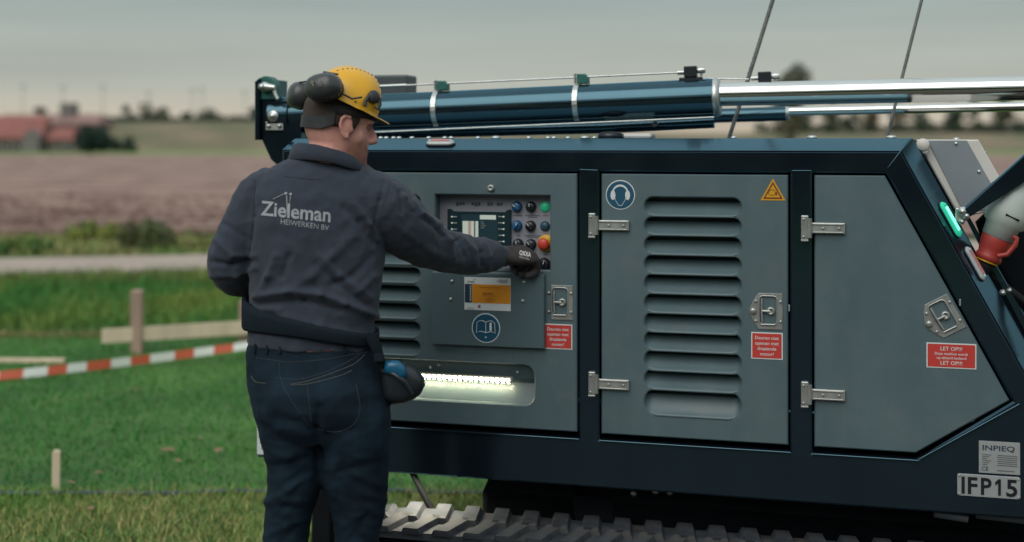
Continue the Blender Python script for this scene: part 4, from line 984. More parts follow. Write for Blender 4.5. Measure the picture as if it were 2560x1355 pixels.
for i, (px, wp, top, Y, cols, lab) in enumerate(TL):
    z1 = CAM_H - (top - HYP) * Y / FPX; z0 = dk(px, 246) * (.9 if Y > 200 else 0); z0 = min(z0, z1 - 2)
    if Y > 276: z0 = 0.0
    tree(px, 300, Y, z1 - z0, wp * Y / FPX, lab, cols, 100 + i, z0, n=1100, trunk_frac=.12)
# dark hedge on the dike crest, a far mass
for nm, lab, pa, pb, top, base, sd in (('far_hedge', 'dark hedge along the dike crest on the left', 255, 760, 291, 300, 1), ('far_hedge', 'dark hedge under the tree line on the right', 1900, 2640, 309, 330, 2)):
    Yh = 244; cs = []; rs = []; rg = random.Random(sd)
    for i in range(70):
        px = pa + (pb - pa) * i / 69; zt = CAM_H - (top - HYP) * Yh / FPX; zb = dk(px, Yh) - .3; c = W(px, 300, Yh); r_ = max(.45, (zt - zb) / 2 * rg.uniform(.7, 1.25))
        cs.append((c.x, c.y, zb + r_ * .9)); rs.append(r_)
    o = leaf_cloud(nm, cs, rs, 5000, .32, DG, sd); tag(o, lab, kind='stuff')
cs = []; rs = []; rg = random.Random(9)
for i in range(170): cs.append((rg.uniform(-60, 60), -19 + rg.uniform(-1.5, 1.5), rg.uniform(.8, 5.6))); rs.append(rg.uniform(1.2, 2.0))
o = leaf_cloud('added_tree_row', cs, rs, 16000, .42, DG, 77); tag(o, 'unseen dark tree row added behind the viewer for reflections', kind='stuff')  # unseen row added so that the rig's paint mirrors something dark
bm_ = bmesh.new()                            # solid dark core added to the row, so that no sky shows through
for i in range(46):
    c_ = bmesh.ops.create_icosphere(bm_, subdivisions=2, radius=2.9); 
    for v in c_['verts']: v.co = Vector((v.co.x * 1.3, v.co.y * .5, v.co.z * 1.05)) * (1 + .35 * noise.noise(v.co * .9 + Vector((i, 0, 0)))) + Vector((-58 + 116 * i / 45, -19.6, 2.7))
tw_ = bpy.data.meshes.new('added_row_core'); bm_.to_mesh(tw_); bm_.free(); tw_.materials.append(mat('dark row core', (.022, .030, .020), .95, var=.4, vscale=1.5))
o = link('added_row_core', tw_, o)
# dark bush by the houses and the low one beside it
for i, (px, wp, top, base, lab, n) in enumerate(((227, 124, 304, 386, 'round dark green bush at the field edge beside the red roofs', 1600), (310, 110, 338, 380, 'low dark bush at the foot of the dike', 700))):
    Y = 5216 / (base - HYP); Yh = Y * .97; h = (base - top) * Yh / FPX; r0 = empty('field_bush', (W(px, base, Yh).x, Yh, 0)); tag(r0, lab, 'bush'); rg = random.Random(i)
    cs = [(rg.uniform(-.3, .3) * wp * Yh / FPX, rg.uniform(-1, 1), h * rg.uniform(.2, .68)) for _ in range(9)]
    b = MB(); [b.tube([(0, 0, -.1), (c[0] * .4, c[1] * .4, c[2] * .6), c], [.12, .08, .03], 5) for c in cs[:5]]; b.build('stem', m_bark, r0)
    leaf_cloud('foliage', cs, [h * .32] * 9, n, .28, [(.018, .042, .030), (.026, .058, .036), (.015, .035, .028)], i + 40, r0)
# brambles on the verge beyond the path
def bramble(px0, px1, top, base, lab, cols, seed, n=1500, size=.035):
    Y = 5216 / (base - HYP); xm = (px0 + px1) / 2; h = (base - top) * Y / FPX; w = (px1 - px0) * Y / FPX; r0 = empty('bramble_bush', (W(xm, base, Y).x, Y + .25, 0)); tag(r0, lab, 'bush', 'weeds beyond the path')
    rg = random.Random(seed); cs = []; rs = []
    for _ in range(14): t = rg.uniform(-1, 1); cs.append((t * w * .42, rg.uniform(-.2, .25), h * rg.uniform(.2, .62) * (1 - .35 * abs(t)))); rs.append(h * rg.uniform(.2, .36))
    b = MB(); [b.tube([(c[0] * .7, c[1], -.02), (c[0] * .9, c[1] * .9, c[2] * .7), (c[0] * 1.05, c[1], c[2] * 1.25)], [.008, .006, .002], 5) for c in cs[:9]]; b.build('stem', m_bark, r0)
    leaf_cloud('foliage', cs, rs, n, size, cols, seed, r0)
bramble(262, 428, 528, 634, 'dark bramble bush just beyond the path', [(.070, .104, .043), (.096, .131, .052), (.086, .086, .052), (.148, .166, .061)], 3, 2200)
bramble(155, 285, 538, 612, 'yellow green weeds beside the bramble bush', [(.260, .260, .052), (.192, .244, .061), (.122, .174, .052)], 4, 1300)
bramble(-30, 120, 585, 640, 'green weeds at the left picture edge beyond the path', [(.104, .192, .052), (.174, .227, .061), (.078, .157, .052)], 5, 1300)
bramble(430, 540, 590, 632, 'low yellowish weeds just left of the worker beyond the path', [(.295, .260, .104), (.174, .209, .070)], 6, 800)
# distant lamp masts
m_mast = mat('grey mast steel', (.30, .32, .32), .6, var=.1)
for i, (px, top, lab) in enumerate(((57, 215, 'leftmost of the far lamp masts'), (157, 218, 'far lamp mast above the barn stack'), (257, 216, 'far lamp mast right of the barn'), (372, 232, 'far mast behind the broad bushy tree'), (480, 226, 'far mast left of the dark low tree'), (505, 222, 'far mast above the dark low tree'), (612, 230, 'far mast nearest the mast bracket'))):
    Y = 330; zt = CAM_H - (top - HYP) * Y / FPX; r0 = empty('lamp_mast', (W(px, 300, Y).x, Y, 0)); tag(r0, lab, 'mast', 'masts on the horizon')
    b = MB(); b.tube([(0, 0, -.2), (0, 0, zt)], [.16, .09], 8); b.build('pole', m_mast, r0); b = MB(); b.box(-.7, .7, -.25, .25, zt - .1, zt + .3, .05); b.build('lamp_head', m_mast, r0)

# ------------------------------------------------------------------ farm houses at the foot of the dike
m_tile = mat('red roof tiles', (.25, .085, .07), .7, var=.22, vscale=.5); m_tile2 = mat('faded roof tiles', (.26, .15, .13), .75, var=.15, vscale=.4)
m_wall = mat('dull brick wall', (.12, .095, .085), .85, var=.25, vscale=.5); m_wall2 = mat('grey render wall', (.17, .155, .15), .85, var=.15, vscale=.4); m_win = mat('dark window', (.03, .035, .04), .2); m_trim = mat('window frame paint', (.45, .45, .43), .6)
def house(px0, px1, ridge, eave, Y, dep, m_t, m_w, lab, hip=.12, gable=None, chim=()):
    s_ = Y / FPX; x0, x1 = (px0 - CXP) * s_, (px1 - CXP) * s_; zr, ze = CAM_H - (ridge - HYP) * s_, CAM_H - (eave - HYP) * s_; cx_ = (x0 + x1) / 2
    h_ = empty('farm_house', (cx_, Y, 0)); tag(h_, lab, 'house', 'houses at the foot of the dike'); a, b2 = x0 - cx_, x1 - cx_; w = b2 - a
    b = MB(); b.box(a + .3, b2 - .3, .4, dep - .4, -.2, ze + .15); wl_ = b.build('wall', m_w, h_)
    b = MB(); r0, r1 = a + w * hip, b2 - w * hip; V = [(a, 0, ze), (b2, 0, ze), (b2, dep, ze), (a, dep, ze), (r0, dep / 2, zr), (r1, dep / 2, zr)]; V += [(x, y, z - .25) for x, y, z in V]
    b.add(V, [(0, 1, 5, 4), (1, 2, 5), (2, 3, 4, 5), (3, 0, 4), (0, 6, 7, 1), (1, 7, 8, 2), (2, 8, 9, 3), (3, 9, 6, 0), (6, 9, 8, 7)]); rf = b.build('roof', m_t, h_)
    for k in range(max(2, int(w / 2.2))):
        xx = a + 1.0 + (w - 2.0) * (k + .5) / max(2, int(w / 2.2)); b = MB(); b.box(xx - .5, xx + .5, .30, .40, .5, min(1.6, ze - .1)); wn = b.build('window', m_trim, h_); b = MB(); b.box(xx - .40, xx + .40, .27, .30, .6, min(1.5, ze - .2)); b.build('pane', m_win, wn)
    if gable:
        g0, g1, gt = [(q - CXP) * s_ - cx_ for q in gable[:2]] + [CAM_H - (gable[2] - HYP) * s_]; b = MB(); b.plate([(g0, -.2), (g1, -.2), (g1, ze + .3), ((g0 + g1) / 2, gt), (g0, ze + .3)], -.9, .9); b.build('gable', m_wall2, h_)
    for c0, c1, t0, t1 in chim: b = MB(); b.box((c0 - CXP) * s_ - cx_, (c1 - CXP) * s_ - cx_, dep * .35, dep * .65, CAM_H - (t1 - HYP) * s_, CAM_H - (t0 - HYP) * s_, .05); b.build('chimney', m_wall2, rf)
house(-70, 104, 290, 344, 203, 9, m_tile, m_wall, 'large red roofed farm house at the left picture edge', .06, (62, 102, 322))
house(116, 202, 318, 347, 200, 6, m_tile, m_wall, 'small red roofed outbuilding beside the round dark bush', .10)
house(-30, 245, 284, 308, 226, 10, m_tile2, m_wall2, 'long barn with faded roof and tall grey stack behind the red roofs', .04, None, ((132, 166, 256, 292),))

# ------------------------------------------------------------------ stakes, board, tape, hose
m_wood = mat('raw timber', (.68, .55, .40), .75, var=.16, vscale=9, stretch=(1, 1, .15), bump=.3, bscale=120); m_wood2 = mat('weathered timber post', (.36, .25, .19), .8, var=.2, vscale=9, stretch=(1, 1, .2), bump=.3, bscale=120)
P1 = W(343, 882, 9.9); P2 = W(612, 895, 10.35)
posts = []
for (p, top, w, lab) in ((P1, 724, .085, 'taller timber stake carrying the left end of the board'), (P2, 750, .082, 'shorter timber stake beside the worker at the board')):
    zt = CAM_H - (top - HYP) * p.y / FPX; b = MB(); b.box(-w / 2, w / 2, -w / 2, w / 2, -.15, zt - .012, .006); b.loft([[(-w / 2, -w / 2, zt - .012), (w / 2, -w / 2, zt - .012), (w / 2, w / 2, zt - .012), (-w / 2, w / 2, zt - .012)], [(-w / 3, -w / 3, zt), (w / 3, -w / 3, zt), (w / 3, w / 3, zt), (-w / 3, w / 3, zt)]], 0, False)
    o = b.build('timber_stake', m_wood2, None, (p.x, p.y, 0)); tag(o, lab, 'stake', 'stakes of the profile board')
q0 = W(260, 838, 9.82); q1 = W(760, 808, 10.5); hw = .053; dr = (q1 - q0); dr.z = 0; dr.normalize(); nn = Vector((dr.y, -dr.x, 0)) * .0125
b = MB(); rings = [[p + nn + Vector((0, 0, hw)), p - nn + Vector((0, 0, hw)), p - nn - Vector((0, 0, hw)), p + nn - Vector((0, 0, hw))] for p in (q0 + Vector((0, -.05, 0)), q1 + Vector((0, -.05, 0)))]
c0 = q0.copy(); c0.z = 0; b.loft([[v - c0 for v in r_] for r_ in rings], 0, False); o = b.build('profile_board', m_wood, None, c0); tag(o, 'pale horizontal timber board nailed across two stakes', 'board')
b = MB(); b.box(-.9, .28, -.02, .02, .0, .032, .004); g = G(120, 908); o = b.build('timber_batten', m_wood, None, (g.x - .15, g.y, .004)); o.rotation_euler = (0, 0, R(-2)); tag(o, 'thin timber batten lying on the lawn at the left edge', 'batten')
g = G(140, 1228); b = MB(); h = 103 * g.y / FPX; w = .036; b.box(-w / 2, w / 2, -.012, .012, -.1, h - .012, .003); b.loft([[(-w / 2, -.012, h - .012), (w / 2, -.012, h - .012), (w / 2, .012, h - .012), (-w / 2, .012, h - .012)], [(-w * .3, -.01, h), (w * .3, -.01, h), (w * .3, .01, h), (-w * .3, .01, h)]], 0, False)
o = b.build('timber_peg', m_wood, None, (g.x, g.y, 0)); o.rotation_euler = (0, R(.8), R(8)); tag(o, 'small pale timber peg standing in the lawn', 'peg')
# barrier tape
m_tw = mat('white tape', (.74, .76, .70), .5, var=.05); m_tr = mat('red tape', (.60, .115, .055), .5, var=.05)
b = MB(); n = 90; TP = []
for i in range(n + 1):
    t = i / n; px = -260 + 1100 * t; py = 966 - (px + 260) * .1215 - 9 * math.sin(math.pi * t) * -1.0 - 4; Y = 8.35 + 1.5 * t; c = W(px, py + 3, Y); tw = .25 + .25 * math.sin(t * 9); TP.append((c, .031, tw))
L = 0; acc = [0]
for i in range(n): acc.append(acc[-1] + (TP[i + 1][0] - TP[i][0]).length)
V = []; F = []; mi = []
for c, hw, tw in TP:
    d = Vector((0, math.sin(tw), math.cos(tw))) * hw; V += [c + d, c - d, c - d + Vector((0, .0006, 0)), c + d + Vector((0, .0006, 0))]
org = Vector((TP[0][0].x, TP[0][0].y, 0))
for i in range(n):
    k = int((acc[i] + acc[i + 1]) / 2 / .147 + .62) % 2
    a = i * 4; b.add([v - org for v in V[a:a + 8]], [(0, 4, 5, 1), (2, 6, 7, 3), (0, 3, 7, 4), (1, 5, 6, 2)], k)
o = b.build('barrier_tape', [m_tw, m_tr], None, org, weld=1e-6); tag(o, 'red and white barrier tape stretched low across the lawn', 'tape')
b = MB(); pts = []
for i in range(60):
    t = i / 59; g = G(-60 + 1350 * t, 1237 + 3 * math.sin(t * 7) + 1.5 * math.sin(t * 23)); pts.append((g.x, g.y, .012))
b.tube(pts, .011, 8); o = b.build('hose', mat('dark blue hose', (.030, .050, .085), .5, var=.1)); tag(o, 'dark blue hose lying along the edge of the mown lawn', 'hose')
# fallen leaves
LEAFL = ['largest brown fallen leaf in the middle of the lawn', 'brown fallen leaf on the lawn closest to the worker', 'small fallen leaf just below the largest one', 'fallen leaf on the lawn some way right of the timber peg', 'fallen leaf in the rough grass in front of the hose', 'fallen leaf on the lawn straight below the taller stake', 'tiniest fallen leaf, above and left of the one by the worker', 'fallen leaf beside the foot of the timber peg']
m_fl = mat('fallen leaf', (.26, .15, .09), .7, var=.2, vscale=60)
for i, (px, py, s) in enumerate(((418, 1141, .05), (548, 1140, .045), (443, 1167, .03), (247, 1197, .028), (226, 1288, .03), (340, 984, .03), (500, 1107, .02), (175, 1222, .03))):
    g = G(px, py); b = MB(); pr = [(-1, 0, 0), (-.4, .42, .15), (.2, .5, .2), (1, 0, .05), (.2, -.5, .2), (-.4, -.42, .15)]; b.add([(x * s, y * s, .03 + z * s) for x, y, z in pr] + [(0, 0, .03)], [(6, k, (k + 1) % 6) for k in range(6)])
    o = b.build('fallen_leaf', m_fl, None, (g.x, g.y, 0)); o.rotation_euler = (0, 0, i * 1.3); tag(o, LEAFL[i], 'leaf', 'fallen leaves on the lawn')

# ------------------------------------------------------------------ the worker
ZM = 3.71                                  # distance of the worker's trunk
S_M = ZM / FPX                             # metres per photo pixel there
def H(px, py, d=0.0): return W(px, py, ZM + d)
root_p = W(795, 1761, ZM); root_p.z = 0
man = empty('person', root_p); tag(man, 'worker in yellow helmet, grey sweater and blue jeans turning a knob on the rig', 'person')
def fin(me, name, mats, parent, smooth=True):
    me.name = name
    for v in me.vertices: v.co -= root_p
    for m in (mats if isinstance(mats, (list, tuple)) else [mats]): me.materials.append(m)
    if smooth: me.polygons.foreach_set('use_smooth', [True] * len(me.polygons))
    me.update(); return link(name, me, parent)
def remesh(mb, vox, smooth=3, fac=.5):
    """fuse overlapping closed shapes into one skin"""
    me = bpy.data.meshes.new('r'); me.from_pydata([tuple(p) for p in mb.v], [], mb.f)
    bm = bmesh.new(); bm.from_mesh(me); bmesh.ops.remove_doubles(bm, verts=bm.verts[:], dist=1e-6); bmesh.ops.recalc_face_normals(bm, faces=bm.faces[:]); bm.to_mesh(me); bm.free()
    o = bpy.data.objects.new('r', me); COL.objects.link(o)
    md = o.modifiers.new('r', 'REMESH'); md.mode = 'VOXEL'; md.voxel_size = vox; md.adaptivity = 0
    if smooth: ms = o.modifiers.new('s', 'SMOOTH'); ms.iterations = smooth; ms.factor = fac
    dg = bpy.context.evaluated_depsgraph_get(); dg.update(); out = bpy.data.meshes.new_from_object(o.evaluated_get(dg))
    bpy.data.objects.remove(o); bpy.data.meshes.remove(me); return out
def ell(c, ax, bx, n=28, p=2.0):
    out = []
    for k in range(n):
        t = 2 * math.pi * k / n; ct, st = math.cos(t), math.sin(t); q = (abs(ct) ** p + abs(st) ** p) ** (-1 / p); out.append(Vector(c) + Vector(ax) * (ct * q) + Vector(bx) * (st * q))
    return out
def trunk_ring(py, xl_, xr_, dh, d0=0.0, p=2.3, tw=.10, tilt=0.0):
    """horizontal ring from the outline at that height; tw turns it a little"""
    c = H((xl_ + xr_) / 2, py, d0); hw = (xr_ - xl_) / 2 * S_M
    return ell(c, Vector((hw, hw * tw, tilt * hw)), Vector((-dh * tw, dh, 0)), 32, p)
def limb(mb, P, seg=20):
    """P: (px, py, depth, radius px a, radius px b)"""
    pts = [H(q[0], q[1], q[2]) for q in P]; mb.tube(pts, [(q[3] * S_M, (q[4] if len(q) > 4 else q[3]) * S_M) for q in P], seg)
def smooth_path(P, k=4):
    """Catmull-Rom through tuples"""
    P = [np.array(p, float) for p in P]; out = []; n = len(P)
    for i in range(n - 1):
        a, b_, c, d = P[max(i - 1, 0)], P[i], P[i + 1], P[min(i + 2, n - 1)]
        for j in range(k):
            t = j / k; out.append(tuple(.5 * ((2 * b_) + (c - a) * t + (2 * a - 5 * b_ + 4 * c - d) * t * t + (3 * b_ - a - 3 * c + d) * t ** 3)))
    out.append(tuple(P[-1])); return out
def to_px(co): return CXP + co.x * FPX / co.y, HYP + (CAM_H - co.z) * FPX / co.y
def seg_d(x, y, a, b_):
    ax_, ay = a; bx_, by = b_; dx, dy = bx_ - ax_, by - ay; t = max(0, min(1, ((x - ax_) * dx + (y - ay) * dy) / (dx * dx + dy * dy + 1e-9))); return math.hypot(x - ax_ - dx * t, y - ay - dy * t)
def folds(me, ridges, namp=.004, nscale=(9, 9, 9), back=.35):
    """cloth folds: ridges are (polyline px, amplitude m, width px); plus soft noise"""
    me.update(); nor = [v.normal.copy() for v in me.vertices]
    for v, nr in zip(me.vertices, nor):
        d = namp * noise.fractal(Vector((v.co.x * nscale[0], v.co.y * nscale[1], v.co.z * nscale[2])), .9, 2.1, 3)
        rn = noise.noise(Vector((v.co.x * nscale[0] * 1.6 + v.co.z * 6, v.co.y * 9, v.co.z * nscale[2] * 2.4 - v.co.x * 5))); d += namp * .4 * ((1 - abs(rn)) ** 6 - .25)
        if nr.y < back:
            x, y = to_px(v.co)
            for pl, amp, wd in ridges:
                for i in range(len(pl) - 1):
                    xa_, xb_ = min(pl[i][0], pl[i + 1][0]) - 3 * wd, max(pl[i][0], pl[i + 1][0]) + 3 * wd
                    if xa_ < x < xb_:
                        q = seg_d(x, y, pl[i], pl[i + 1])
                        if q < 3 * wd:
                            d += amp * math.exp(-(q / wd) ** 2) / (1 if len(pl) == 2 else 1.25)
        v.co += nr * d

# ---- body (skin): head, neck and the trunk and limbs under the clothes, one skin
AZ, PT = R(19), R(-7)                       # head turned to the right, slightly down
hF = Vector((math.cos(AZ) * math.cos(PT), math.sin(AZ) * math.cos(PT), math.sin(PT))); hR = Vector((math.sin(AZ), -math.cos(AZ), 0)); hU = hR.cross(hF).normalized()
hO = H(846, 319, -.01)
HM = Matrix(((hF.x, -hR.x, hU.x, hO.x), (hF.y, -hR.y, hU.y, hO.y), (hF.z, -hR.z, hU.z, hO.z), (0, 0, 0, 1)))     # local: x forward, y left, z up
HP = [(-.122, .062, -.030, .022), (-.114, .082, -.040, .034), (-.100, .0945, -.050, .047), (-.084, .0935, -.060, .056), (-.070, .0930, -.068, .060), (-.060, .091, -.074, .063), (-.048, .092, -.080, .066), (-.035, .092, -.088, .069),
      (-.018, .090, -.095, .0715), (.0, .087, -.100, .074), (.014, .085, -.102, .0755), (.026, .092, -.103, .0765), (.040, .0965, -.103, .077), (.062, .094, -.101, .0755), (.085, .084, -.092, .068), (.105, .062, -.072, .052), (.118, .032, -.042, .028), (.123, .008, -.015, .008)]
def head_ring(z, f, b_, w, n=40, grow=0.0):
    cx_ = (f + b_) / 2; hx_ = (f - b_) / 2 + grow; out = []
    for k in range(n):
        t = 2 * math.pi * k / n; ct, st = math.cos(t), math.sin(t); p = 2.25
        q = (abs(ct) ** p + abs(st) ** p) ** (-1 / p)
        wd = (w + grow) * (1 - .14 * max(0, ct) ** 2)
        out.append(Vector((cx_ + ct * q * hx_, st * q * wd, z)))
    return out
bd = MB()
hm = MB(); hm.loft([head_ring(*q) for q in HP])
def sph(mb, c, r, n=10, sc=(1, 1, 1)):
    rings = []
    for j in range(1, n):
        t = math.pi * j / n; rings.append([Vector((c[0] + sc[0] * r * math.sin(t) * math.cos(2 * math.pi * k / 14), c[1] + sc[1] * r * math.sin(t) * math.sin(2 * math.pi * k / 14), c[2] - sc[2] * r * math.cos(t))) for k in range(14)])
    mb.loft(rings)
# nose, brow, lips, chin, cheek
hm.tube([(.084, 0, .024), (.094, 0, .006), (.104, 0, -.012), (.108, 0, -.026), (.096, 0, -.034)], [(.008, .007), (.010, .009), (.012, .012), (.013, .015), (.008, .012)], 12)
sph(hm, (.110, 0, -.025), .0115, 8)
for s in (-1, 1):
    sph(hm, (.098, s * .012, -.029), .0085, 8)
    sph(hm, (.080, s * .032, .026), .017, 8, (1, 1.3, .55))
    sph(hm, (.044, s * .046, -.022), .026, 8, (1, .70, 1.2))
    sph(hm, (.078, s * .031, .010), .0125, 8)                              # eyeball under the lid
    # ear: helix, lobe and bowl
    er = [(.004, .030), (-.012, .034), (-.024, .024), (-.027, .006), (-.020, -.012), (-.010, -.026), (-.002, -.031)]
    hm.tube([(x + .013, s * (.078 + .012 * math.sin((i + 1) / 8 * math.pi)), z) for i, (x, z) in enumerate(er)], [.005, .0055, .0058, .0055, .005, .006, .0055], 8)
    sph(hm, (.008, s * .077, .004), .024, 8, (.75, .32, 1.15))
    sph(hm, (.024, s * .076, -.004), .007, 6, (.7, .8, 1.4))
    sph(hm, (.011, s * .081, -.026), .009, 6, (.9, .6, 1))
sph(hm, (.0895, 0, -.058), .0085, 8, (.9, 1.5, .55)); sph(hm, (.0885, 0, -.067), .0085, 8, (.9, 1.4, .6)); sph(hm, (.084, 0, -.100), .016, 8, (.8, 1.6, .9))
bd.add([HM @ Vector(p) for p in hm.v], hm.f)
nk = smooth_path([(*(HM @ Vector((-.012, 0, -.03))), .060, .060), (*(HM @ Vector((-.020, 0, -.075))), .061, .062), (*H(822, 405, .012), .060, .066), (*H(812, 450, .014), .070, .09)], 4)
bd.tube([q[:3] for q in nk], [(q[3], q[4]) for q in nk], 24)
for rw in ([trunk_ring(py, a + 25, c - 25, dh - .03, .015) for py, a, c, dh in ((430, 690, 920, .09), (480, 640, 960, .115), (560, 640, 950, .125), (700, 650, 935, .125), (800, 645, 920, .125), (900, 640, 930, .13), (1010, 655, 955, .135), (1090, 670, 950, .12))],): bd.loft(rw)
limb(bd, [(950, 500, .02, 50), (1010, 560, .06, 48), (1085, 620, .20, 40), (1180, 640, .32, 36), (1262, 642, .41, 22)])
limb(bd, [(640, 500, .02, 48), (600, 590, .01, 44), (572, 665, .02, 40), (650, 690, .16, 36), (740, 680, .26, 24)])
limb(bd, [(722, 1040, .0, 70), (728, 1200, .0, 50), (720, 1355, .02, 44), (712, 1550, .03, 40), (708, 1700, .03, 30)]); limb(bd, [(880, 1040, .0, 74), (893, 1200, .0, 54), (890, 1355, .02, 46), (884, 1550, .03, 42), (880, 1700, .03, 30)])
bme = remesh(bd, .0040, 4)
ca = bme.color_attributes.new('Col', 'FLOAT_COLOR', 'POINT'); HI = HM.inverted(); cols = []
for v in bme.vertices:
    q = HI @ v.co; c = np.array((.76, .375, .31)); n1 = noise.noise(v.co * 60) * .5 + .5; n2 = noise.noise(v.co * 14)
    c = c * (1 + .10 * n2)
    ear = math.exp(-((q.x - .008) / .03) ** 2 - ((q.z) / .04) ** 2) * (1 if abs(q.y) > .074 else 0); c = c * (1 - .35 * ear) + np.array((.55, .20, .16)) * .35 * ear
    # stubble: jaw, chin, moustache
    b1 = 1 / (1 + math.exp((q.z + .030 + .25 * max(0, .045 - q.x)) / .010)) * (1 / (1 + math.exp(-(q.x - .012) / .008))) * (1 / (1 + math.exp(-(q.z + .128) / .008)))
    if q.x > .083 and q.z > -.05: b1 *= .5
    lips = (abs(q.z + .063) < .007) and q.x > .091
    if lips: b1 *= .2; c = np.array((.36, .15, .13))
    c = c * (1 - .80 * b1) + np.array((.17, .075, .045)) * .80 * b1 * (.5 + 1.0 * n1)
    # cropped hair on the nape and temple
    hmask = 1 / (1 + math.exp(-(q.z + .012) / .010)) * (1 / (1 + math.exp((q.x - .046) / .006))); nap = 1 / (1 + math.exp(-(q.z + .060) / .014)) * (1 / (1 + math.exp((q.x + .035) / .012))) * .32
    hmk = max(hmask * (0 if abs(q.y) > .0775 and abs(q.x - .008) < .030 and q.z < .034 else 1), nap) * .85
    c = c * (1 - hmk) + np.array((.060, .036, .025)) * hmk * (.5 + 1.0 * n1)
    if math.hypot(q.x - .083, q.z - .010) < .011 and abs(abs(q.y) - .035) < .02: c = c * .35                 # eye under the lid
    cols.append((*c, 1))
ca.data.foreach_set('color', np.array(cols, np.float32).ravel())
m_skin = mat('skin', (.42, .22, .17), .55, attr='Col', var=.13, vscale=45, bump=.5, bscale=260, spec=.35)
m_skin.node_tree.nodes['Principled BSDF'].inputs['Subsurface Weight'].default_value = .12; m_skin.node_tree.nodes['Principled BSDF'].inputs['Subsurface Radius'].default_value = (.01, .004, .002)
fin(bme, 'body', m_skin, man)

# ---- sweater
m_swe = mat('grey fleece', (.040, .049, .068), .92, var=.10, vscale=25, bump=.35, bscale=700, sheen=.10, spec=.2)
m_swd = mat('dark grey rib', (.030, .037, .052), .92, var=.1, bump=.3, bscale=500, sheen=.15, spec=.2)
sw = MB()
TR = [(384, 752, 872, .060, .012), (398, 725, 893, .072, .010), (412, 690, 915, .085, .010), (428, 662, 940, .096, .008), (450, 642, 962, .108, .006), (490, 626, 978, .124, .0), (550, 617, 972, .134, -.002), (620, 620, 960, .138, 0), (690, 628, 956, .136, 0),
      (740, 626, 951, .136, 0), (775, 624, 944, .136, 0), (805, 622, 934, .134, .0), (835, 621, 936, .134, .0), (858, 622, 938, .134, 0)]
rings = [trunk_ring(py, a, c, dh, d0, 2.35) for py, a, c, dh, d0 in TR]
# the hem runs down towards the right
rings[-1] = [v + Vector((0, 0, -.020 * ((v.x - H(622, 850).x) / (H(938, 850).x - H(622, 850).x)) + .004)) for v in rings[-1]]
sw.loft(rings)
ra = smooth_path([(905, 478, .0, 66, 74), (955, 515, .0, 76, 78), (1005, 562, .045, 74, 74), (1050, 598, .115, 67, 66), (1095, 621, .185, 58, 56), (1140, 634, .25, 56, 54), (1185, 639, .31, 54, 50), (1222, 641, .355, 46, 44), (1243, 640, .38, 36, 36)], 3)
limb(sw, ra, 24)
la = smooth_path([(690, 470, .0, 58, 66), (650, 495, .0, 62, 66), (618, 555, -.01, 58, 60), (592, 610, -.02, 57, 58), (574, 655, -.015, 58, 56), (592, 690, .04, 54, 52), (650, 698, .13, 48, 46), (715, 690, .22, 40, 40), (760, 684, .27, 34, 34)], 3)
limb(sw, la, 24)
sme = remesh(sw, .0050, 3)
RG = [([(640, 742), (720, 728), (800, 735), (860, 757), (940, 790)], .013, 13), ([(650, 760), (760, 752), (850, 775)], -.009, 9),
      ([(690, 640), (672, 690), (650, 728)], .008, 14), ([(722, 640), (705, 690)], -.007, 13), ([(880, 590), (830, 640), (780, 690), (740, 715)], .006, 18), ([(930, 640), (880, 690), (830, 712)], -.006, 14), ([(935, 690), (890, 730)], .006, 12), ([(800, 640), (850, 690), (925, 742)], .006, 12), ([(790, 660), (840, 708), (915, 762)], -.005, 9),
      ([(860, 520), (900, 555), (935, 610)], -.008, 14), ([(885, 510), (925, 560), (945, 600)], .006, 10), ([(640, 520), (625, 600)], -.004, 12),
      ([(636, 455), (632, 540), (622, 640)], -.005, 6), ([(960, 455), (950, 500), (935, 560)], -.005, 8),
      ([(985, 462), (1010, 492), (1030, 520)], .006, 9), ([(1000, 480), (1005, 530)], -.006, 9), ([(1035, 505), (1055, 535), (1100, 562)], .006, 9), ([(1060, 545), (1110, 590)], -.006, 9), ([(1090, 565), (1125, 600), (1130, 640)], .007, 9), ([(1110, 570), (1145, 600), (1160, 640)], -.006, 8), ([(1150, 590), (1185, 625), (1190, 660)], .005, 8), ([(1185, 592), (1205, 630), (1205, 665)], -.006, 7), ([(1210, 600), (1225, 640), (1222, 670)], .006, 6), ([(1000, 570), (1080, 630), (1150, 660)], .004, 14),
      ([(540, 600), (580, 640), (640, 640)], .006, 11), ([(530, 655), (580, 665), (630, 650)], -.008, 11), ([(530, 690), (590, 690), (640, 670)], .006, 10), ([(560, 560), (610, 590)], -.004, 10),
      ([(700, 790), (800, 815), (920, 850)], .008, 16), ([(630, 770), (700, 775)], .006, 10), ([(690, 800), (650, 815)], -.006, 12)]
RG = [(a, c * 1.25, d * .72) for a, c, d in RG]; folds(sme, RG, .0045, (11, 11, 8))
swo = fin(sme, 'sweater', m_swe, man)
bv = BVHTree.FromPolygons([v.co + root_p for v in sme.vertices], [tuple(p.vertices) for p in sme.polygons])
camv = Vector((0, 0, CAM_H))
def onto(px, py, lift=.0015, bvh=None):
    d = (W(px, py, 1.0) - camv).normalized(); h = (bvh or bv).ray_cast(camv, d)
    if h[0] is None: return None, None
    n = h[1] if h[1].dot(d) < 0 else -h[1]; return h[0] + n * lift, n
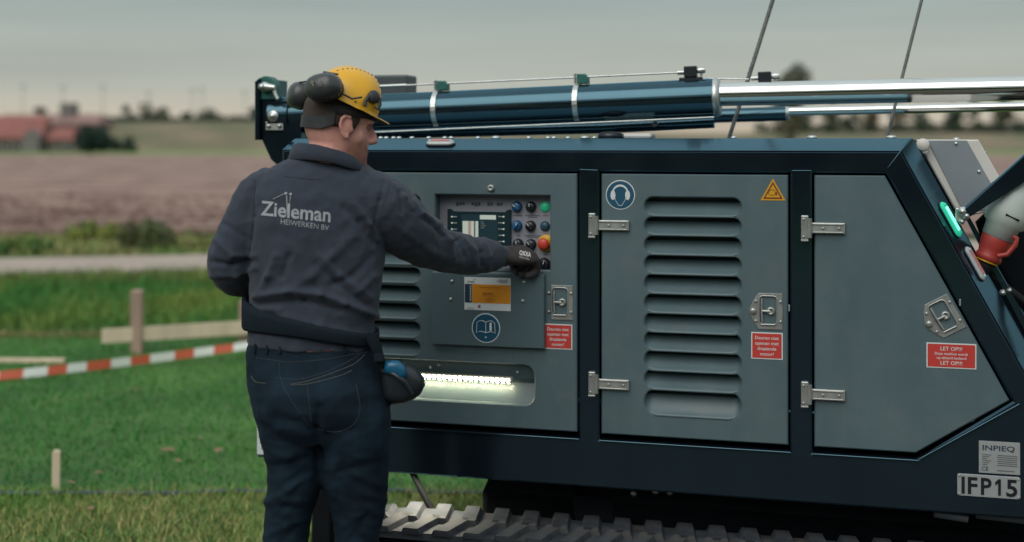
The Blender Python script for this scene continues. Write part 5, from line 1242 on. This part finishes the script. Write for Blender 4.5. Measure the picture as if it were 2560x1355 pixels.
# collar
cb = MB(); rings = []; nC = 36
for k in range(nC + 1):
    t = 2 * math.pi * k / nC; ct, st = math.cos(t), math.sin(t)     # t=0 right, 90deg towards the viewer
    px = 818 + 79 * ct; py = 389 + 21 * ct + (-19 * max(0, st) ** .8) + 18 * max(0, -st); dp = -.086 * st + .012
    top = H(px, py, dp); o_ = Vector((ct * .010, -st * .010, 0)); c = H(818, 400, .0)
    bot = H(818 + (79 + 13) * ct, py + 33 + 6 * max(0, -ct), dp * 1.16)
    rings.append([top, top + o_ * .6 + Vector((0, 0, .003)), top + o_ * 1.1, bot + o_ * 1.2, bot + o_ * .3 + Vector((0, 0, -.004)), bot - o_ * .8, top - o_ * .5 + Vector((0, 0, -.01))])
cb.loft(rings, 0, True, None, False); cme = cb.build('tmp', m_swe, recalc=True); 
for v in cme.data.vertices: v.co += Vector((1, 1, 1)) * .0012 * noise.noise(v.co * 40)
dme = cme.data; bpy.data.objects.remove(cme); dme.materials.clear(); fin(dme, 'collar', m_swe, swo)
# cuff
cb = MB(); limb(cb, [(1236, 640, .372, 33), (1250, 641, .388, 31), (1262, 641, .404, 29), (1268, 641, .41, 24)], 20); cme = cb.build('t', m_swd); dme = cme.data; bpy.data.objects.remove(cme); dme.materials.clear(); fin(dme, 'cuff', m_swd, swo)
# slit at the neck and seams laid on the cloth
def strip(pl, w, name, m, parent, lift=.001, bvh=None, k=6, th=None):
    P = smooth_path([(a, c) for a, c in pl], k); pts = []
    for a, c in P:
        q, _n = onto(a, c, lift, bvh)
        if q is not None: pts.append(q)
    if len(pts) < 2: return None
    b = MB(); b.tube(pts, w, 6); o = b.build('t', m); me = o.data; bpy.data.objects.remove(o); me.materials.clear(); return fin(me, name, m, parent)
strip([(711, 441), (740, 444), (770, 447), (803, 448)], .0016, 'slit', m_swd, swo, .0)
strip([(637, 452), (633, 520), (627, 590), (622, 645)], .0013, 'seam', m_swe, swo, .0005)
strip([(975, 455), (965, 490), (948, 540), (940, 575)], .0010, 'seam', m_swd, swo, .0)
# printed lettering on the back
m_prt = mat('pale grey print', (.30, .32, .34), .7, var=.18, vscale=60)
def decal(s, x0, y0, x1, y1, hpx, name, bold, m, parent, bvh=None, lift=.0014, width=None):
    """string from (x0, y0) to (x1, y1) along its foot, hpx cap height, laid on the cloth"""
    v, f, w = text2d(s, bold); bm = bmesh.new(); vs = [bm.verts.new((a, b_, 0)) for a, b_ in v]
    for q in f:
        try: bm.faces.new([vs[i] for i in q])
        except ValueError: pass
    bmesh.ops.triangulate(bm, faces=bm.faces[:]); bmesh.ops.subdivide_edges(bm, edges=[e for e in bm.edges if e.calc_length() > .12], cuts=1); bmesh.ops.triangulate(bm, faces=bm.faces[:])
    dx, dy = (x1 - x0) / w, (y1 - y0) / w; bad = []
    for q in bm.verts:
        a, b_ = q.co.x, q.co.y; px = x0 + a * dx + b_ * hpx / CAPH * .05; py = y0 + a * dy - b_ * hpx / CAPH
        p, _n = onto(px, py, lift, bvh)
        if p is None: bad.append(q)
        else: q.co = p
    bmesh.ops.delete(bm, geom=bad, context='VERTS'); me = bpy.data.meshes.new(name); bm.to_mesh(me); bm.free(); return fin(me, name, m, parent, False)
decal('Zieleman', 652, 537, 826, 555, 35, 'lettering', .02, m_prt, swo)
decal('HEIWERKEN BV', 702, 560, 822, 576, 13, 'lettering', .0, m_prt, swo)
strip([(683, 498), (713, 484)], .0013, 'logo_line', m_prt, swo, .0008); strip([(717, 489), (719, 540)], .0018, 'logo_line', m_prt, swo, .0008); strip([(727, 490), (724, 506)], .0013, 'logo_line', m_prt, swo, .0008)
for a, c in ((715, 484), (727, 486)):
    p, n = onto(a, c, .001); b = MB(); b.lathe([(.0042, 0), (.0042, .0008), (.0005, .001)], Matrix.Translation(p) @ n.to_track_quat('Z', 'Y').to_matrix().to_4x4(), 10); o = b.build('t', m_prt); me = o.data; bpy.data.objects.remove(o); me.materials.clear(); fin(me, 'logo_dot', m_prt, swo)

# ---- belt band around the waist
m_belt = mat('black belt webbing', (.010, .017, .024), .85, spec=.15, var=.15, vscale=30, bump=.4, bscale=300)
cb = MB(); rings = []; nB = 60
for k in range(nB + 1):
    t = 2 * math.pi * k / nB; ct, st = math.cos(t), math.sin(t); s = (1 - ct) / 2            # s=1 at the left, 0 at the right
    pyc = 846 - 66 * s - 6 * math.sin(math.pi * s); hh = (17 + 22 * s ** 3) * S_M; p = 2.3; q = (abs(ct) ** p + abs(st) ** p) ** (-1 / p); hw = 163 * S_M
    c = H(779, pyc, .0) + Vector((hw * ct * q * (1.02 if ct < 0 else 1), 0, 0)) + Vector((0, -.143 * st * q + .1 * hw * ct * q * 0, 0)); o_ = Vector((ct, -st, 0)).normalized() * .006
    rings.append([c + Vector((0, 0, hh)) - o_, c + Vector((0, 0, hh)) + o_, c + Vector((0, 0, hh * .3)) + o_ * 1.15, c - Vector((0, 0, hh * .8)) + o_ * 1.1, c - Vector((0, 0, hh)) + o_ * .5, c - Vector((0, 0, hh)) - o_])
cb.loft(rings, 0, True, None, False); o = cb.build('t', m_belt); me = o.data; bpy.data.objects.remove(o); me.materials.clear(); fin(me, 'belt', m_belt, man)

# ---- jeans
m_jean = mat('dark blue denim', (.0045, .012, .021), .85, var=.22, vscale=7, bump=.35, bscale=600, spec=.2, col2=(.009, .022, .036))
m_stitch = mat('jeans stitching', (.10, .105, .085), .8)
jn = MB()
JR = [(846, 628, 934, .128), (880, 619, 944, .134), (920, 620, 955, .144), (965, 625, 966, .153), (1010, 634, 974, .156), (1060, 650, 972, .140), (1100, 690, 935, .100)]
jn.loft([trunk_ring(py, a, c, dh, .0 - (.012 if py > 940 else 0), 2.4) for py, a, c, dh in JR])
def leg(P):
    rr = []
    for py, a, c, dh, d0 in smooth_path(P, 4): rr.append(ell(H((a + c) / 2, py, d0), Vector(((c - a) / 2 * S_M, 0, 0)), Vector((0, dh, 0)), 28, 2.2))
    jn.loft(rr)
leg([(985, 640, 800, .125, -.012), (1040, 643, 806, .128, -.012), (1100, 657, 812, .120, -.006), (1150, 670, 812, .104, 0), (1200, 671, 807, .096, .0), (1250, 667, 792, .090, .005), (1300, 662, 778, .086, .01), (1355, 660, 769, .082, .01), (1450, 658, 762, .078, .005), (1560, 656, 758, .075, 0), (1680, 652, 760, .072, 0), (1722, 650, 762, .072, .0)])
leg([(985, 790, 968, .127, -.012), (1040, 788, 977, .130, -.012), (1100, 795, 977, .122, -.006), (1150, 800, 974, .106, 0), (1200, 806, 970, .098, .0), (1250, 822, 966, .092, .005), (1300, 834, 957, .088, .01), (1355, 838, 946, .084, .01), (1450, 834, 938, .080, .005), (1560, 830, 932, .076, 0), (1680, 826, 934, .073, 0), (1722, 824, 938, .073, .0)])
jme = remesh(jn, .0062, 3)
JG = []
rg = random.Random(5)
for xa_, xb_, y0 in ((665, 790, 1135), (668, 785, 1180), (664, 780, 1222), (662, 776, 1255), (660, 770, 1290), (660, 768, 1322), (815, 968, 1150), (822, 965, 1195), (830, 962, 1232), (836, 955, 1262), (838, 948, 1295), (838, 944, 1328)):
    t = rg.uniform(-40, 40); JG += [([(xa_, y0 + t), ((xa_ + xb_) / 2, y0 + rg.uniform(-8, 8)), (xb_, y0 - t)], rg.uniform(.0015, .005), rg.uniform(8, 13)), ([(xa_ + 30, y0 + t * 1.5 + 16), (xb_ - 20, y0 - t + 14)], -.003, 9)]
JG += [([(800, 1020), (790, 1080), (798, 1150)], -.014, 12), ([(700, 1040), (770, 1075), (790, 1090)], -.006, 14), ([(880, 1075), (820, 1090), (800, 1095)], -.006, 14), ([(850, 1100), (840, 1160), (835, 1220)], .005, 16), ([(700, 1080), (720, 1150)], .004, 16), ([(645, 1040), (700, 1070), (760, 1075)], .004, 12), ([(930, 960), (950, 1040), (955, 1120)], .004, 14), ([(790, 930), (792, 1010)], -.004, 14)]
folds(jme, JG, .003, (9, 9, 12))
jno = fin(jme, 'jeans', m_jean, man)
bj = BVHTree.FromPolygons([v.co + root_p for v in jme.vertices], [tuple(p.vertices) for p in jme.polygons])
for pl in ([(727, 960), (760, 955), (800, 943), (850, 925), (888, 908), (912, 885)], [(690, 944), (727, 948), (760, 946), (820, 928), (880, 898), (905, 880)], [(728, 962), (760, 961), (800, 953), (850, 939), (880, 926)], [(628, 940), (640, 955), (665, 958)], [(780, 1068), (840, 1080), (885, 1060), (900, 1020), (890, 960)], [(780, 1068), (772, 1000), (768, 962)], [(640, 895), (680, 900), (720, 905), (800, 900), (880, 886), (920, 880)], [(698, 905), (702, 950), (728, 1000), (788, 1085)]):
    strip(pl, .0009, 'stitching', m_stitch if pl[0][0] in (727, 728, 628) else mat('dark stitching', (.03, .042, .05), .8), jno, .0002, bj)
for px in (670, 702, 862, 640):
    strip([(px, 862), (px - 2, 884)], .0045, 'belt_loop', m_jean, jno, .003, bj)
b = MB(); V = []
for a, c in ((768, 868), (834, 866), (834, 877), (768, 881)):
    p, n = onto(a, c, .004, bj); V.append(p)
if all(p is not None for p in V):
    b.add(V + [p + Vector((0, .003, 0)) for p in V], [(0, 1, 2, 3), (4, 7, 6, 5), (0, 4, 5, 1), (1, 5, 6, 2), (2, 6, 7, 3), (3, 7, 4, 0)]); o = b.build('t', m_skin); me = o.data; bpy.data.objects.remove(o); me.materials.clear(); fin(me, 'leather_patch', mat('pink brown leather patch', (.24, .115, .10), .7, var=.1), jno)
# ---- boots
m_boot = mat('black leather boots', (.012, .012, .013), .5, var=.2, bump=.3, bscale=200)
for px, yw in ((706, -.12), (881, .22)):
    bt = MB(); a = H(px, 1690, .0); f = Vector((math.sin(yw), math.cos(yw), 0)); sdv = Vector((f.y, -f.x, 0)); rr = []
    for z, x0_, x1_, w in ((.006, -.085, .215, .050), (.03, -.088, .218, .053), (.06, -.085, .200, .050), (.085, -.078, .150, .046), (.11, -.070, .085, .047), (.16, -.066, .062, .050)): rr.append(ell(Vector((a.x, a.y, z)) + f * ((x0_ + x1_) / 2), f * ((x1_ - x0_) / 2), sdv * w, 24, 2.6))
    bt.loft(rr); o = bt.build('t', m_boot); me = o.data; bpy.data.objects.remove(o); me.materials.clear(); fin(me, 'boot', m_boot, man)

# ---- gloves
m_glove = mat('dark brown work glove', (.040, .032, .032), .8, var=.25, vscale=40, bump=.5, bscale=500)
def hand(wrist, fwd, back, side, name, curl, lateral=1):
    """wrist point, direction to the knuckles, normal of the back of the hand; side = thumb side"""
    f = Vector(fwd).normalized(); bk = Vector(back); bk = (bk - f * bk.dot(f)).normalized(); lt = f.cross(bk) * lateral
    b = MB(); P = lambda x, y, z: wrist + f * x + lt * y + bk * z
    b.loft([[P(x, w * math.cos(t), zc_ + h_ * math.sin(t)) for t in np.linspace(0, 2 * math.pi, 20, endpoint=False)] for x, w, h_, zc_ in ((-.045, .031, .028, 0), (-.02, .030, .025, 0), (.0, .032, .024, 0), (.03, .042, .024, .001), (.065, .048, .023, .003), (.088, .047, .018, .004), (.096, .042, .012, .003))])
    for k, (y, L0) in enumerate(((-.035, .80), (-.012, .95), (.012, 1.0), (.035, .94))):
        p = P(.082, y, .004); d = f.copy(); pts = [p]
        for j, (ln, ang) in enumerate(((.043, curl[0]), (.030, curl[1]), (.024, curl[2]))):
            rot = Matrix.Rotation(-ang * lateral, 3, lt); d = rot @ d; p = p + d * ln * L0; pts.append(p)
        b.tube(smooth_pts(pts), [.0125, .0120, .0118, .0115, .0115, .0112, .0110, .0105, .0102, .0085][:len(smooth_pts(pts))], 12)
    p = P(.018, .036, -.006); pts = [p, p + f * .022 + lt * .022 - bk * .012, p + f * .050 + lt * .022 - bk * .034, p + f * .068 + lt * .008 - bk * .052]; b.tube(smooth_pts(pts), [.016, .0155, .015, .0145, .0135, .013, .0125, .012, .0115, .009], 12)
    b.v = [tuple(wrist + (Vector(q) - wrist) * 1.13) for q in b.v]; me = remesh(b, .0034, 2)
    for v in me.vertices: v.co += Vector((1, 1, 1)) * .0010 * noise.noise(v.co * 70)
    return me
def smooth_pts(P): return [Vector(q) for q in smooth_path([tuple(p) for p in P], 3)]
wr = H(1262, 639, .395); kn = M3(1331, 657, PY - .028); kn = ORG + UX * kn.x + VY * kn.y + Vector((0, 0, kn.z))
fw = (kn - wr); fw = Vector((fw.x * 1.0, fw.y * .62, -.006))
gme = hand(wr, fw, (-.62, -.66, .42), 1, 'glove', (1.0, 1.25, .8), -1)
gl = fin(gme, 'glove', m_glove, man); gl['label'] = 'dark work glove gripping a knob on the panel'
bg_ = BVHTree.FromPolygons([v.co + root_p for v in gme.vertices], [tuple(p.vertices) for p in gme.polygons])
m_gp = mat('white glove print', (.62, .60, .58), .6)
decal('OXXA', 1298, 637, 1327, 643, 11, 'glove_print', .03, m_gp, gl, bg_, .0008)
decal('X-Pro-Flex', 1298, 644, 1324, 650, 4, 'glove_print', .0, m_gp, gl, bg_, .0008)
lme = hand(H(766, 684, .275), (.8, .5, .05), (.3, -.3, .9), 1, 'glove', (.5, .6, .4), 1); g2 = fin(lme, 'glove', m_glove, man)

# ---- helmet
m_hel = mat('yellow helmet shell', (.72, .37, .012), .33, var=.05, vscale=20, spec=.5, bump=.04, bscale=80); m_hdark = mat('helmet black plastic', (.022, .024, .027), .5, var=.15, vscale=40)
m_muff = mat('dark grey ear muff', (.040, .045, .046), .30, var=.15, vscale=30); m_liner = mat('helmet liner', (.03, .028, .028), .8)
TP_ = R(-6)
MH = HM @ Matrix.Translation((.027, 0, .056)) @ Matrix.Rotation(R(17), 4, 'Y')
def brim(ph):                              # height of the lower edge and how far it stands out, by azimuth (0 = front)
    c = math.cos(ph); z = .004 + .000 * max(0, c) ** 2 + .006 * max(0, -c) - .012 * max(0, math.cos(ph * 2) * -1) * 0
    z += .012 * math.exp(-((abs(ph) - 1.0) / .38) ** 2)                     # lifted over the ear front
    o = .006 + .040 * max(0, math.cos(ph)) ** 5 + .006 * max(0, -c) ** 3; return z, o
hb_ = MB(); nA = 56; rows = []
def shell(ph, e, grow=0.0):
    """ph azimuth, e elevation 0..1"""
    z0_, o = brim(ph); a = (.080 if math.cos(ph) > 0 else .120) + grow; bw = .100 + grow; t = e * math.pi / 2
    rr_ = math.cos(t) ** .90; zz = z0_ * (1 - e) + (.119 + grow) * math.sin(t) ** .97
    ridge = .0035 * math.exp(-(math.sin(ph) * rr_ / .16) ** 2) * (e > .15)
    return Vector((a * math.cos(ph) * rr_, bw * math.sin(ph) * rr_, zz + ridge))
for j in range(-3, 17):
    row = []
    for k in range(nA):
        ph = 2 * math.pi * k / nA
        if j < 0:
            z0_, o = brim(ph); s = {-3: 1.0, -2: .92, -1: .45}[j]; p = shell(ph, 0); d = Vector((math.cos(ph), math.sin(ph) * .9, 0)); dr_ = (.10 if math.cos(ph) > 0 else -.13) * o * s; row.append(p + d * o * s + Vector((0, 0, dr_ - (.003 if j == -3 else 0))))
        else: row.append(shell(ph, min(j / 16, .995)))
    rows.append(row)
inner = [[shell(2 * math.pi * k / nA, min(j / 8, .99), -.006) + Vector((0, 0, -.002)) for k in range(nA)] for j in range(0, 9)]
hb_.loft(rows, 0, True, None, False); hb_.f.append(tuple(range(len(hb_.v) - nA, len(hb_.v)))); hb_.m.append(0); hb_.s.append(True)
n0 = len(hb_.v); hb_.loft(inner, 1, True, None, False); hb_.f += [(k, (k + 1) % nA, n0 + (k + 1) % nA, n0 + k) for k in range(nA)]; hb_.m += [1] * nA; hb_.s += [True] * nA
hb_.f.append(tuple(range(len(hb_.v) - nA, len(hb_.v)))); hb_.m.append(1); hb_.s.append(True)
hb_.v = [tuple(MH @ Vector(p) - root_p) for p in hb_.v]
hel = hb_.build('helmet', [m_hel, m_liner], man, recalc=False); hel['label'] = 'yellow safety helmet with ear muffs swung up'
def hpart(mb, name, m): mb.v = [tuple(Vector(p) - root_p) for p in mb.v]; return mb.build(name, m, hel)
for k in range(13):                        # row of vent holes beside the ridge
    e = .42 + .9 * k / 12; ph = -.42
    t = -1 + 2 * k / 12; pt = Vector((.072 * t - .012, -.034, 0)); ax_ = .080 if pt.x > 0 else .120; ph = math.atan2(pt.y / .100, pt.x / ax_); rr_ = min(.97, math.hypot(pt.x / ax_, pt.y / .100)); e = math.acos(min(.999, rr_ ** (1 / .90))) / (math.pi / 2); q = shell(ph, e); n = Vector((q.x / ax_ ** 2, q.y / .0104, q.z / .0130)).normalized()
    b = MB(); b.lathe([(.0026, -.001), (.0026, .0008), (.0005, .001)], MH @ Matrix.Translation(q) @ n.to_track_quat('Z', 'Y').to_matrix().to_4x4(), 8); hpart(b, 'vent', m_hdark)
# side clip with its arms
b = MB(); ph = R(-66); q = shell(ph, .16); n = Vector((math.cos(ph) * .5, math.sin(ph), .25)).normalized(); Mc = MH @ frame(q + n * .004, n.cross(Vector((0, 0, 1))).cross(n).cross(n), n, n.cross(Vector((0, 0, 1))).cross(n))
sph(b, (0, 0, .008), .020, 8, (1, .55, 1)); b.v = [tuple(Mc @ Vector(p)) for p in b.v]
b2 = MB(); b2.tube([(.016, .002, .012), (.024, .002, -.006), (.022, .002, -.022)], [(.006, .005)] * 3, 8); b2.tube([(-.016, .002, .006), (-.022, .002, -.016), (-.019, .002, -.030)], [(.006, .005)] * 3, 8); b.add([Mc @ Vector(p) for p in b2.v], b2.f, 0, True)
hpart(b, 'clip', m_hdark)
# rivets on the rim
for ph in (R(-96), R(-52)):
    q = shell(ph, .06); n = Vector((math.cos(ph), math.sin(ph), .1)).normalized(); b = MB(); b.lathe([(.0026, 0), (.0026, .002), (.0005, .0025)], MH @ Matrix.Translation(q) @ n.to_track_quat('Z', 'Y').to_matrix().to_4x4(), 8); hpart(b, 'rivet', m_hdark)
# ear muffs swung up to the rear
def muff(c, n, up, w, h, dep, name):
    n = Vector(n).normalized(); up = Vector(up); up = (up - n * up.dot(n)).normalized(); sx_ = up.cross(n); Mc = frame(c, sx_, up, n); b = MB(); rr = []
    for r_, z in ((.90, -.012), (1.0, -.006), (1.02, .004), (1.0, .016), (.95, .028), (.84, .038), (.62, .046), (.32, .050), (.04, .051)):
        rr.append(ell((0, 0, z * dep), Vector((w / 2 * r_, 0, 0)), Vector((0, h / 2 * r_, 0)), 28, 2.5))
    b.loft(rr, 0, True, Mc)
    b2 = [ell((0, 0, z), Vector((w / 2 * r_, 0, 0)), Vector((0, h / 2 * r_, 0)), 28, 2.4) for r_, z in ((.70, -.032), (.86, -.030), (.90, -.022), (.88, -.012), (.6, -.012))]
    b.loft(b2, 1, True, Mc); b.v = [tuple(Vector(p) - root_p) for p in b.v]; return b.build(name, [m_muff, m_liner], hel)
mc1 = H(812, 220, -.118); muff(mc1, (-.30, -.90, .20), (-.15, .1, 1), .104, .076, .95, 'ear_muff')
mc2 = H(757, 241, .055); muff(mc2, (-.92, -.30, .22), (.1, .1, 1), .100, .080, .9, 'ear_muff')
for P_, r_ in (([H(852, 232, -.118), H(880, 247, -.118), H(905, 243, -.112)], .0030), ([H(808, 180, -.11), H(846, 186, -.112)], .0028), ([H(748, 206, .02), H(770, 203, .02)], .0025)): b = MB(); b.tube(P_, r_, 8); hpart(b, 'muff_arm', m_hdark)
# marks on the near muff
mm = mat('worn muff print', (.20, .19, .15), .6, var=.2)
b = MB(); nM = Vector((-.30, -.90, .20)).normalized(); Mm = frame(mc1 + nM * .0515, nM.cross(Vector((0, 0, 1))) * -1, nM * -1, Vector((0, 0, 1)))
for x, z, w_, h_ in ((.012, .004, .003, .012), (.017, .001, .004, .006), (.012, -.006, .008, .0015), (-.014, .004, .010, .008), (-.011, -.004, .006, .006)): b.box(x - w_ / 2, x + w_ / 2, .0, .0015, z - h_ / 2, z + h_ / 2, 0, 0, Mm)
hpart(b, 'muff_print', mm)
# head band at the nape
b = MB(); rr = []
for k in range(25):
    t = R(106 + 148 * k / 24); ct, st = math.cos(t), math.sin(t); z = .006 + .050 * max(0, ct + .60) ; h_ = .0175 - .004 * max(0, ct + .35); c = Vector((.000 + .106 * ct, .083 * st, z)); o_ = Vector((ct, st, 0)) * .0035
    rr.append([c + Vector((0, 0, h_)) - o_, c + Vector((0, 0, h_)) + o_, c - Vector((0, 0, h_)) + o_, c - Vector((0, 0, h_)) - o_])
b.loft(rr, 0, False, HM)
b.v = [tuple(Vector(p) - root_p) for p in b.v]; b.build('head_band', m_hdark, hel)
b = MB(); rr = []
for k in range(33):                        # inner harness closing the gap under the shell
    t = 2 * math.pi * k / 32; c = Vector((.0 + .100 * math.cos(t), .080 * math.sin(t), .045)); o_ = Vector((math.cos(t), math.sin(t), 0)) * .002
    rr.append([c + Vector((0, 0, .02)) - o_, c + Vector((0, 0, .02)) + o_, c - Vector((0, 0, .012)) + o_, c - Vector((0, 0, .012)) - o_])
b.loft(rr, 0, True, HM); b.v = [tuple(Vector(p) - root_p) for p in b.v]; b.build('harness', m_liner, hel)
# ---- hair under the helmet
b = MB(); rr = []
for z, f, b_, w in HP:
    if -.012 <= z <= .10:
        ring = head_ring(z, f, b_, w, 60, .003); out = []
        for v in ring:
            lim = .047 - (.010 if z < .01 else 0); out.append(Vector((min(v.x, lim), v.y * (1 if v.x < lim else .88), v.z)))
        rr.append(out)
b.loft(rr, 0, True, HM)
for i, v in enumerate(b.v):
    v = Vector(v); b.v[i] = tuple(v + Vector((1, 1, 1)) * .0014 * noise.noise(v * 220) - root_p)
b.build('hair', mat('short brown hair', (.050, .032, .023), .8, var=.3, vscale=150, bump=.8, bscale=500), man)

# ---- case hanging at the hip
hip = H(985, 960, -.02); cs_ = empty('hip_case', H(1000, 1005, -.02)); tag(cs_, 'black and blue rounded case hanging at the worker\'s right hip', 'case'); oc = H(1000, 1005, -.02)
m_case = mat('black case plastic', (.016, .022, .028), .35, var=.1); m_cblue = mat('blue case visor', (.012, .105, .20), .25, var=.08)
def part_c(mb, name, m): mb.v = [tuple(Vector(p) - oc) for p in mb.v]; return mb.build(name, m, cs_)
b = MB(); ol = [(950, 925), (962, 905), (1000, 903), (1040, 920), (1060, 942), (1064, 962), (1052, 985), (1035, 998), (1010, 1010), (975, 1012), (952, 1000)]
rr = []
cx0, cy0 = 1000, 958
for s, d in ((.55, -.075), (.80, -.068), (.95, -.050), (1.0, -.025), (.98, .0), (.85, .02)): rr.append([H(cx0 + (a - cx0) * s, cy0 + (c - cy0) * s, d) for a, c in ol])
b.loft(rr, 0, True); part_c(b, 'shell', m_case)
b = MB(); ol = [(962, 902), (995, 900), (1014, 915), (1020, 935), (1012, 952), (985, 940), (958, 930)]; cx0, cy0 = 988, 925; rr = []
for s, d in ((.5, -.096), (.8, -.091), (.97, -.078), (1.0, -.06)): rr.append([H(cx0 + (a - cx0) * s, cy0 + (c - cy0) * s, d) for a, c in ol])
b.loft(rr, 0, True); part_c(b, 'visor', m_cblue)
b = MB(); b.tube([H(952, 925, -.06), H(985, 935, -.09), H(1012, 955, -.088), (H(1030, 985, -.07))], .008, 8); part_c(b, 'ridge', m_case)
b = MB(); b.tube([H(926, 838, -.10), H(940, 868, -.10), H(952, 905, -.075), H(966, 950, -.06), H(972, 1000, -.03)], [(.017, .004), (.016, .004), (.013, .004), (.007, .003), (.006, .003)], 8, ref=(1, 0, 0)); b.box(*(lambda p: (p.x - .014, p.x + .014, p.y - .008, p.y + .006, p.z - .012, p.z + .012))(H(947, 893, -.09)), .003); part_c(b, 'strap', m_belt)
b = MB(); p = H(1037, 966, -.062); b.box(p.x - .010, p.x + .010, p.y - .006, p.y, p.z - .006, p.z + .006, .002); part_c(b, 'shell_glint', m_white)  # white block standing in for the reflection on the black shell
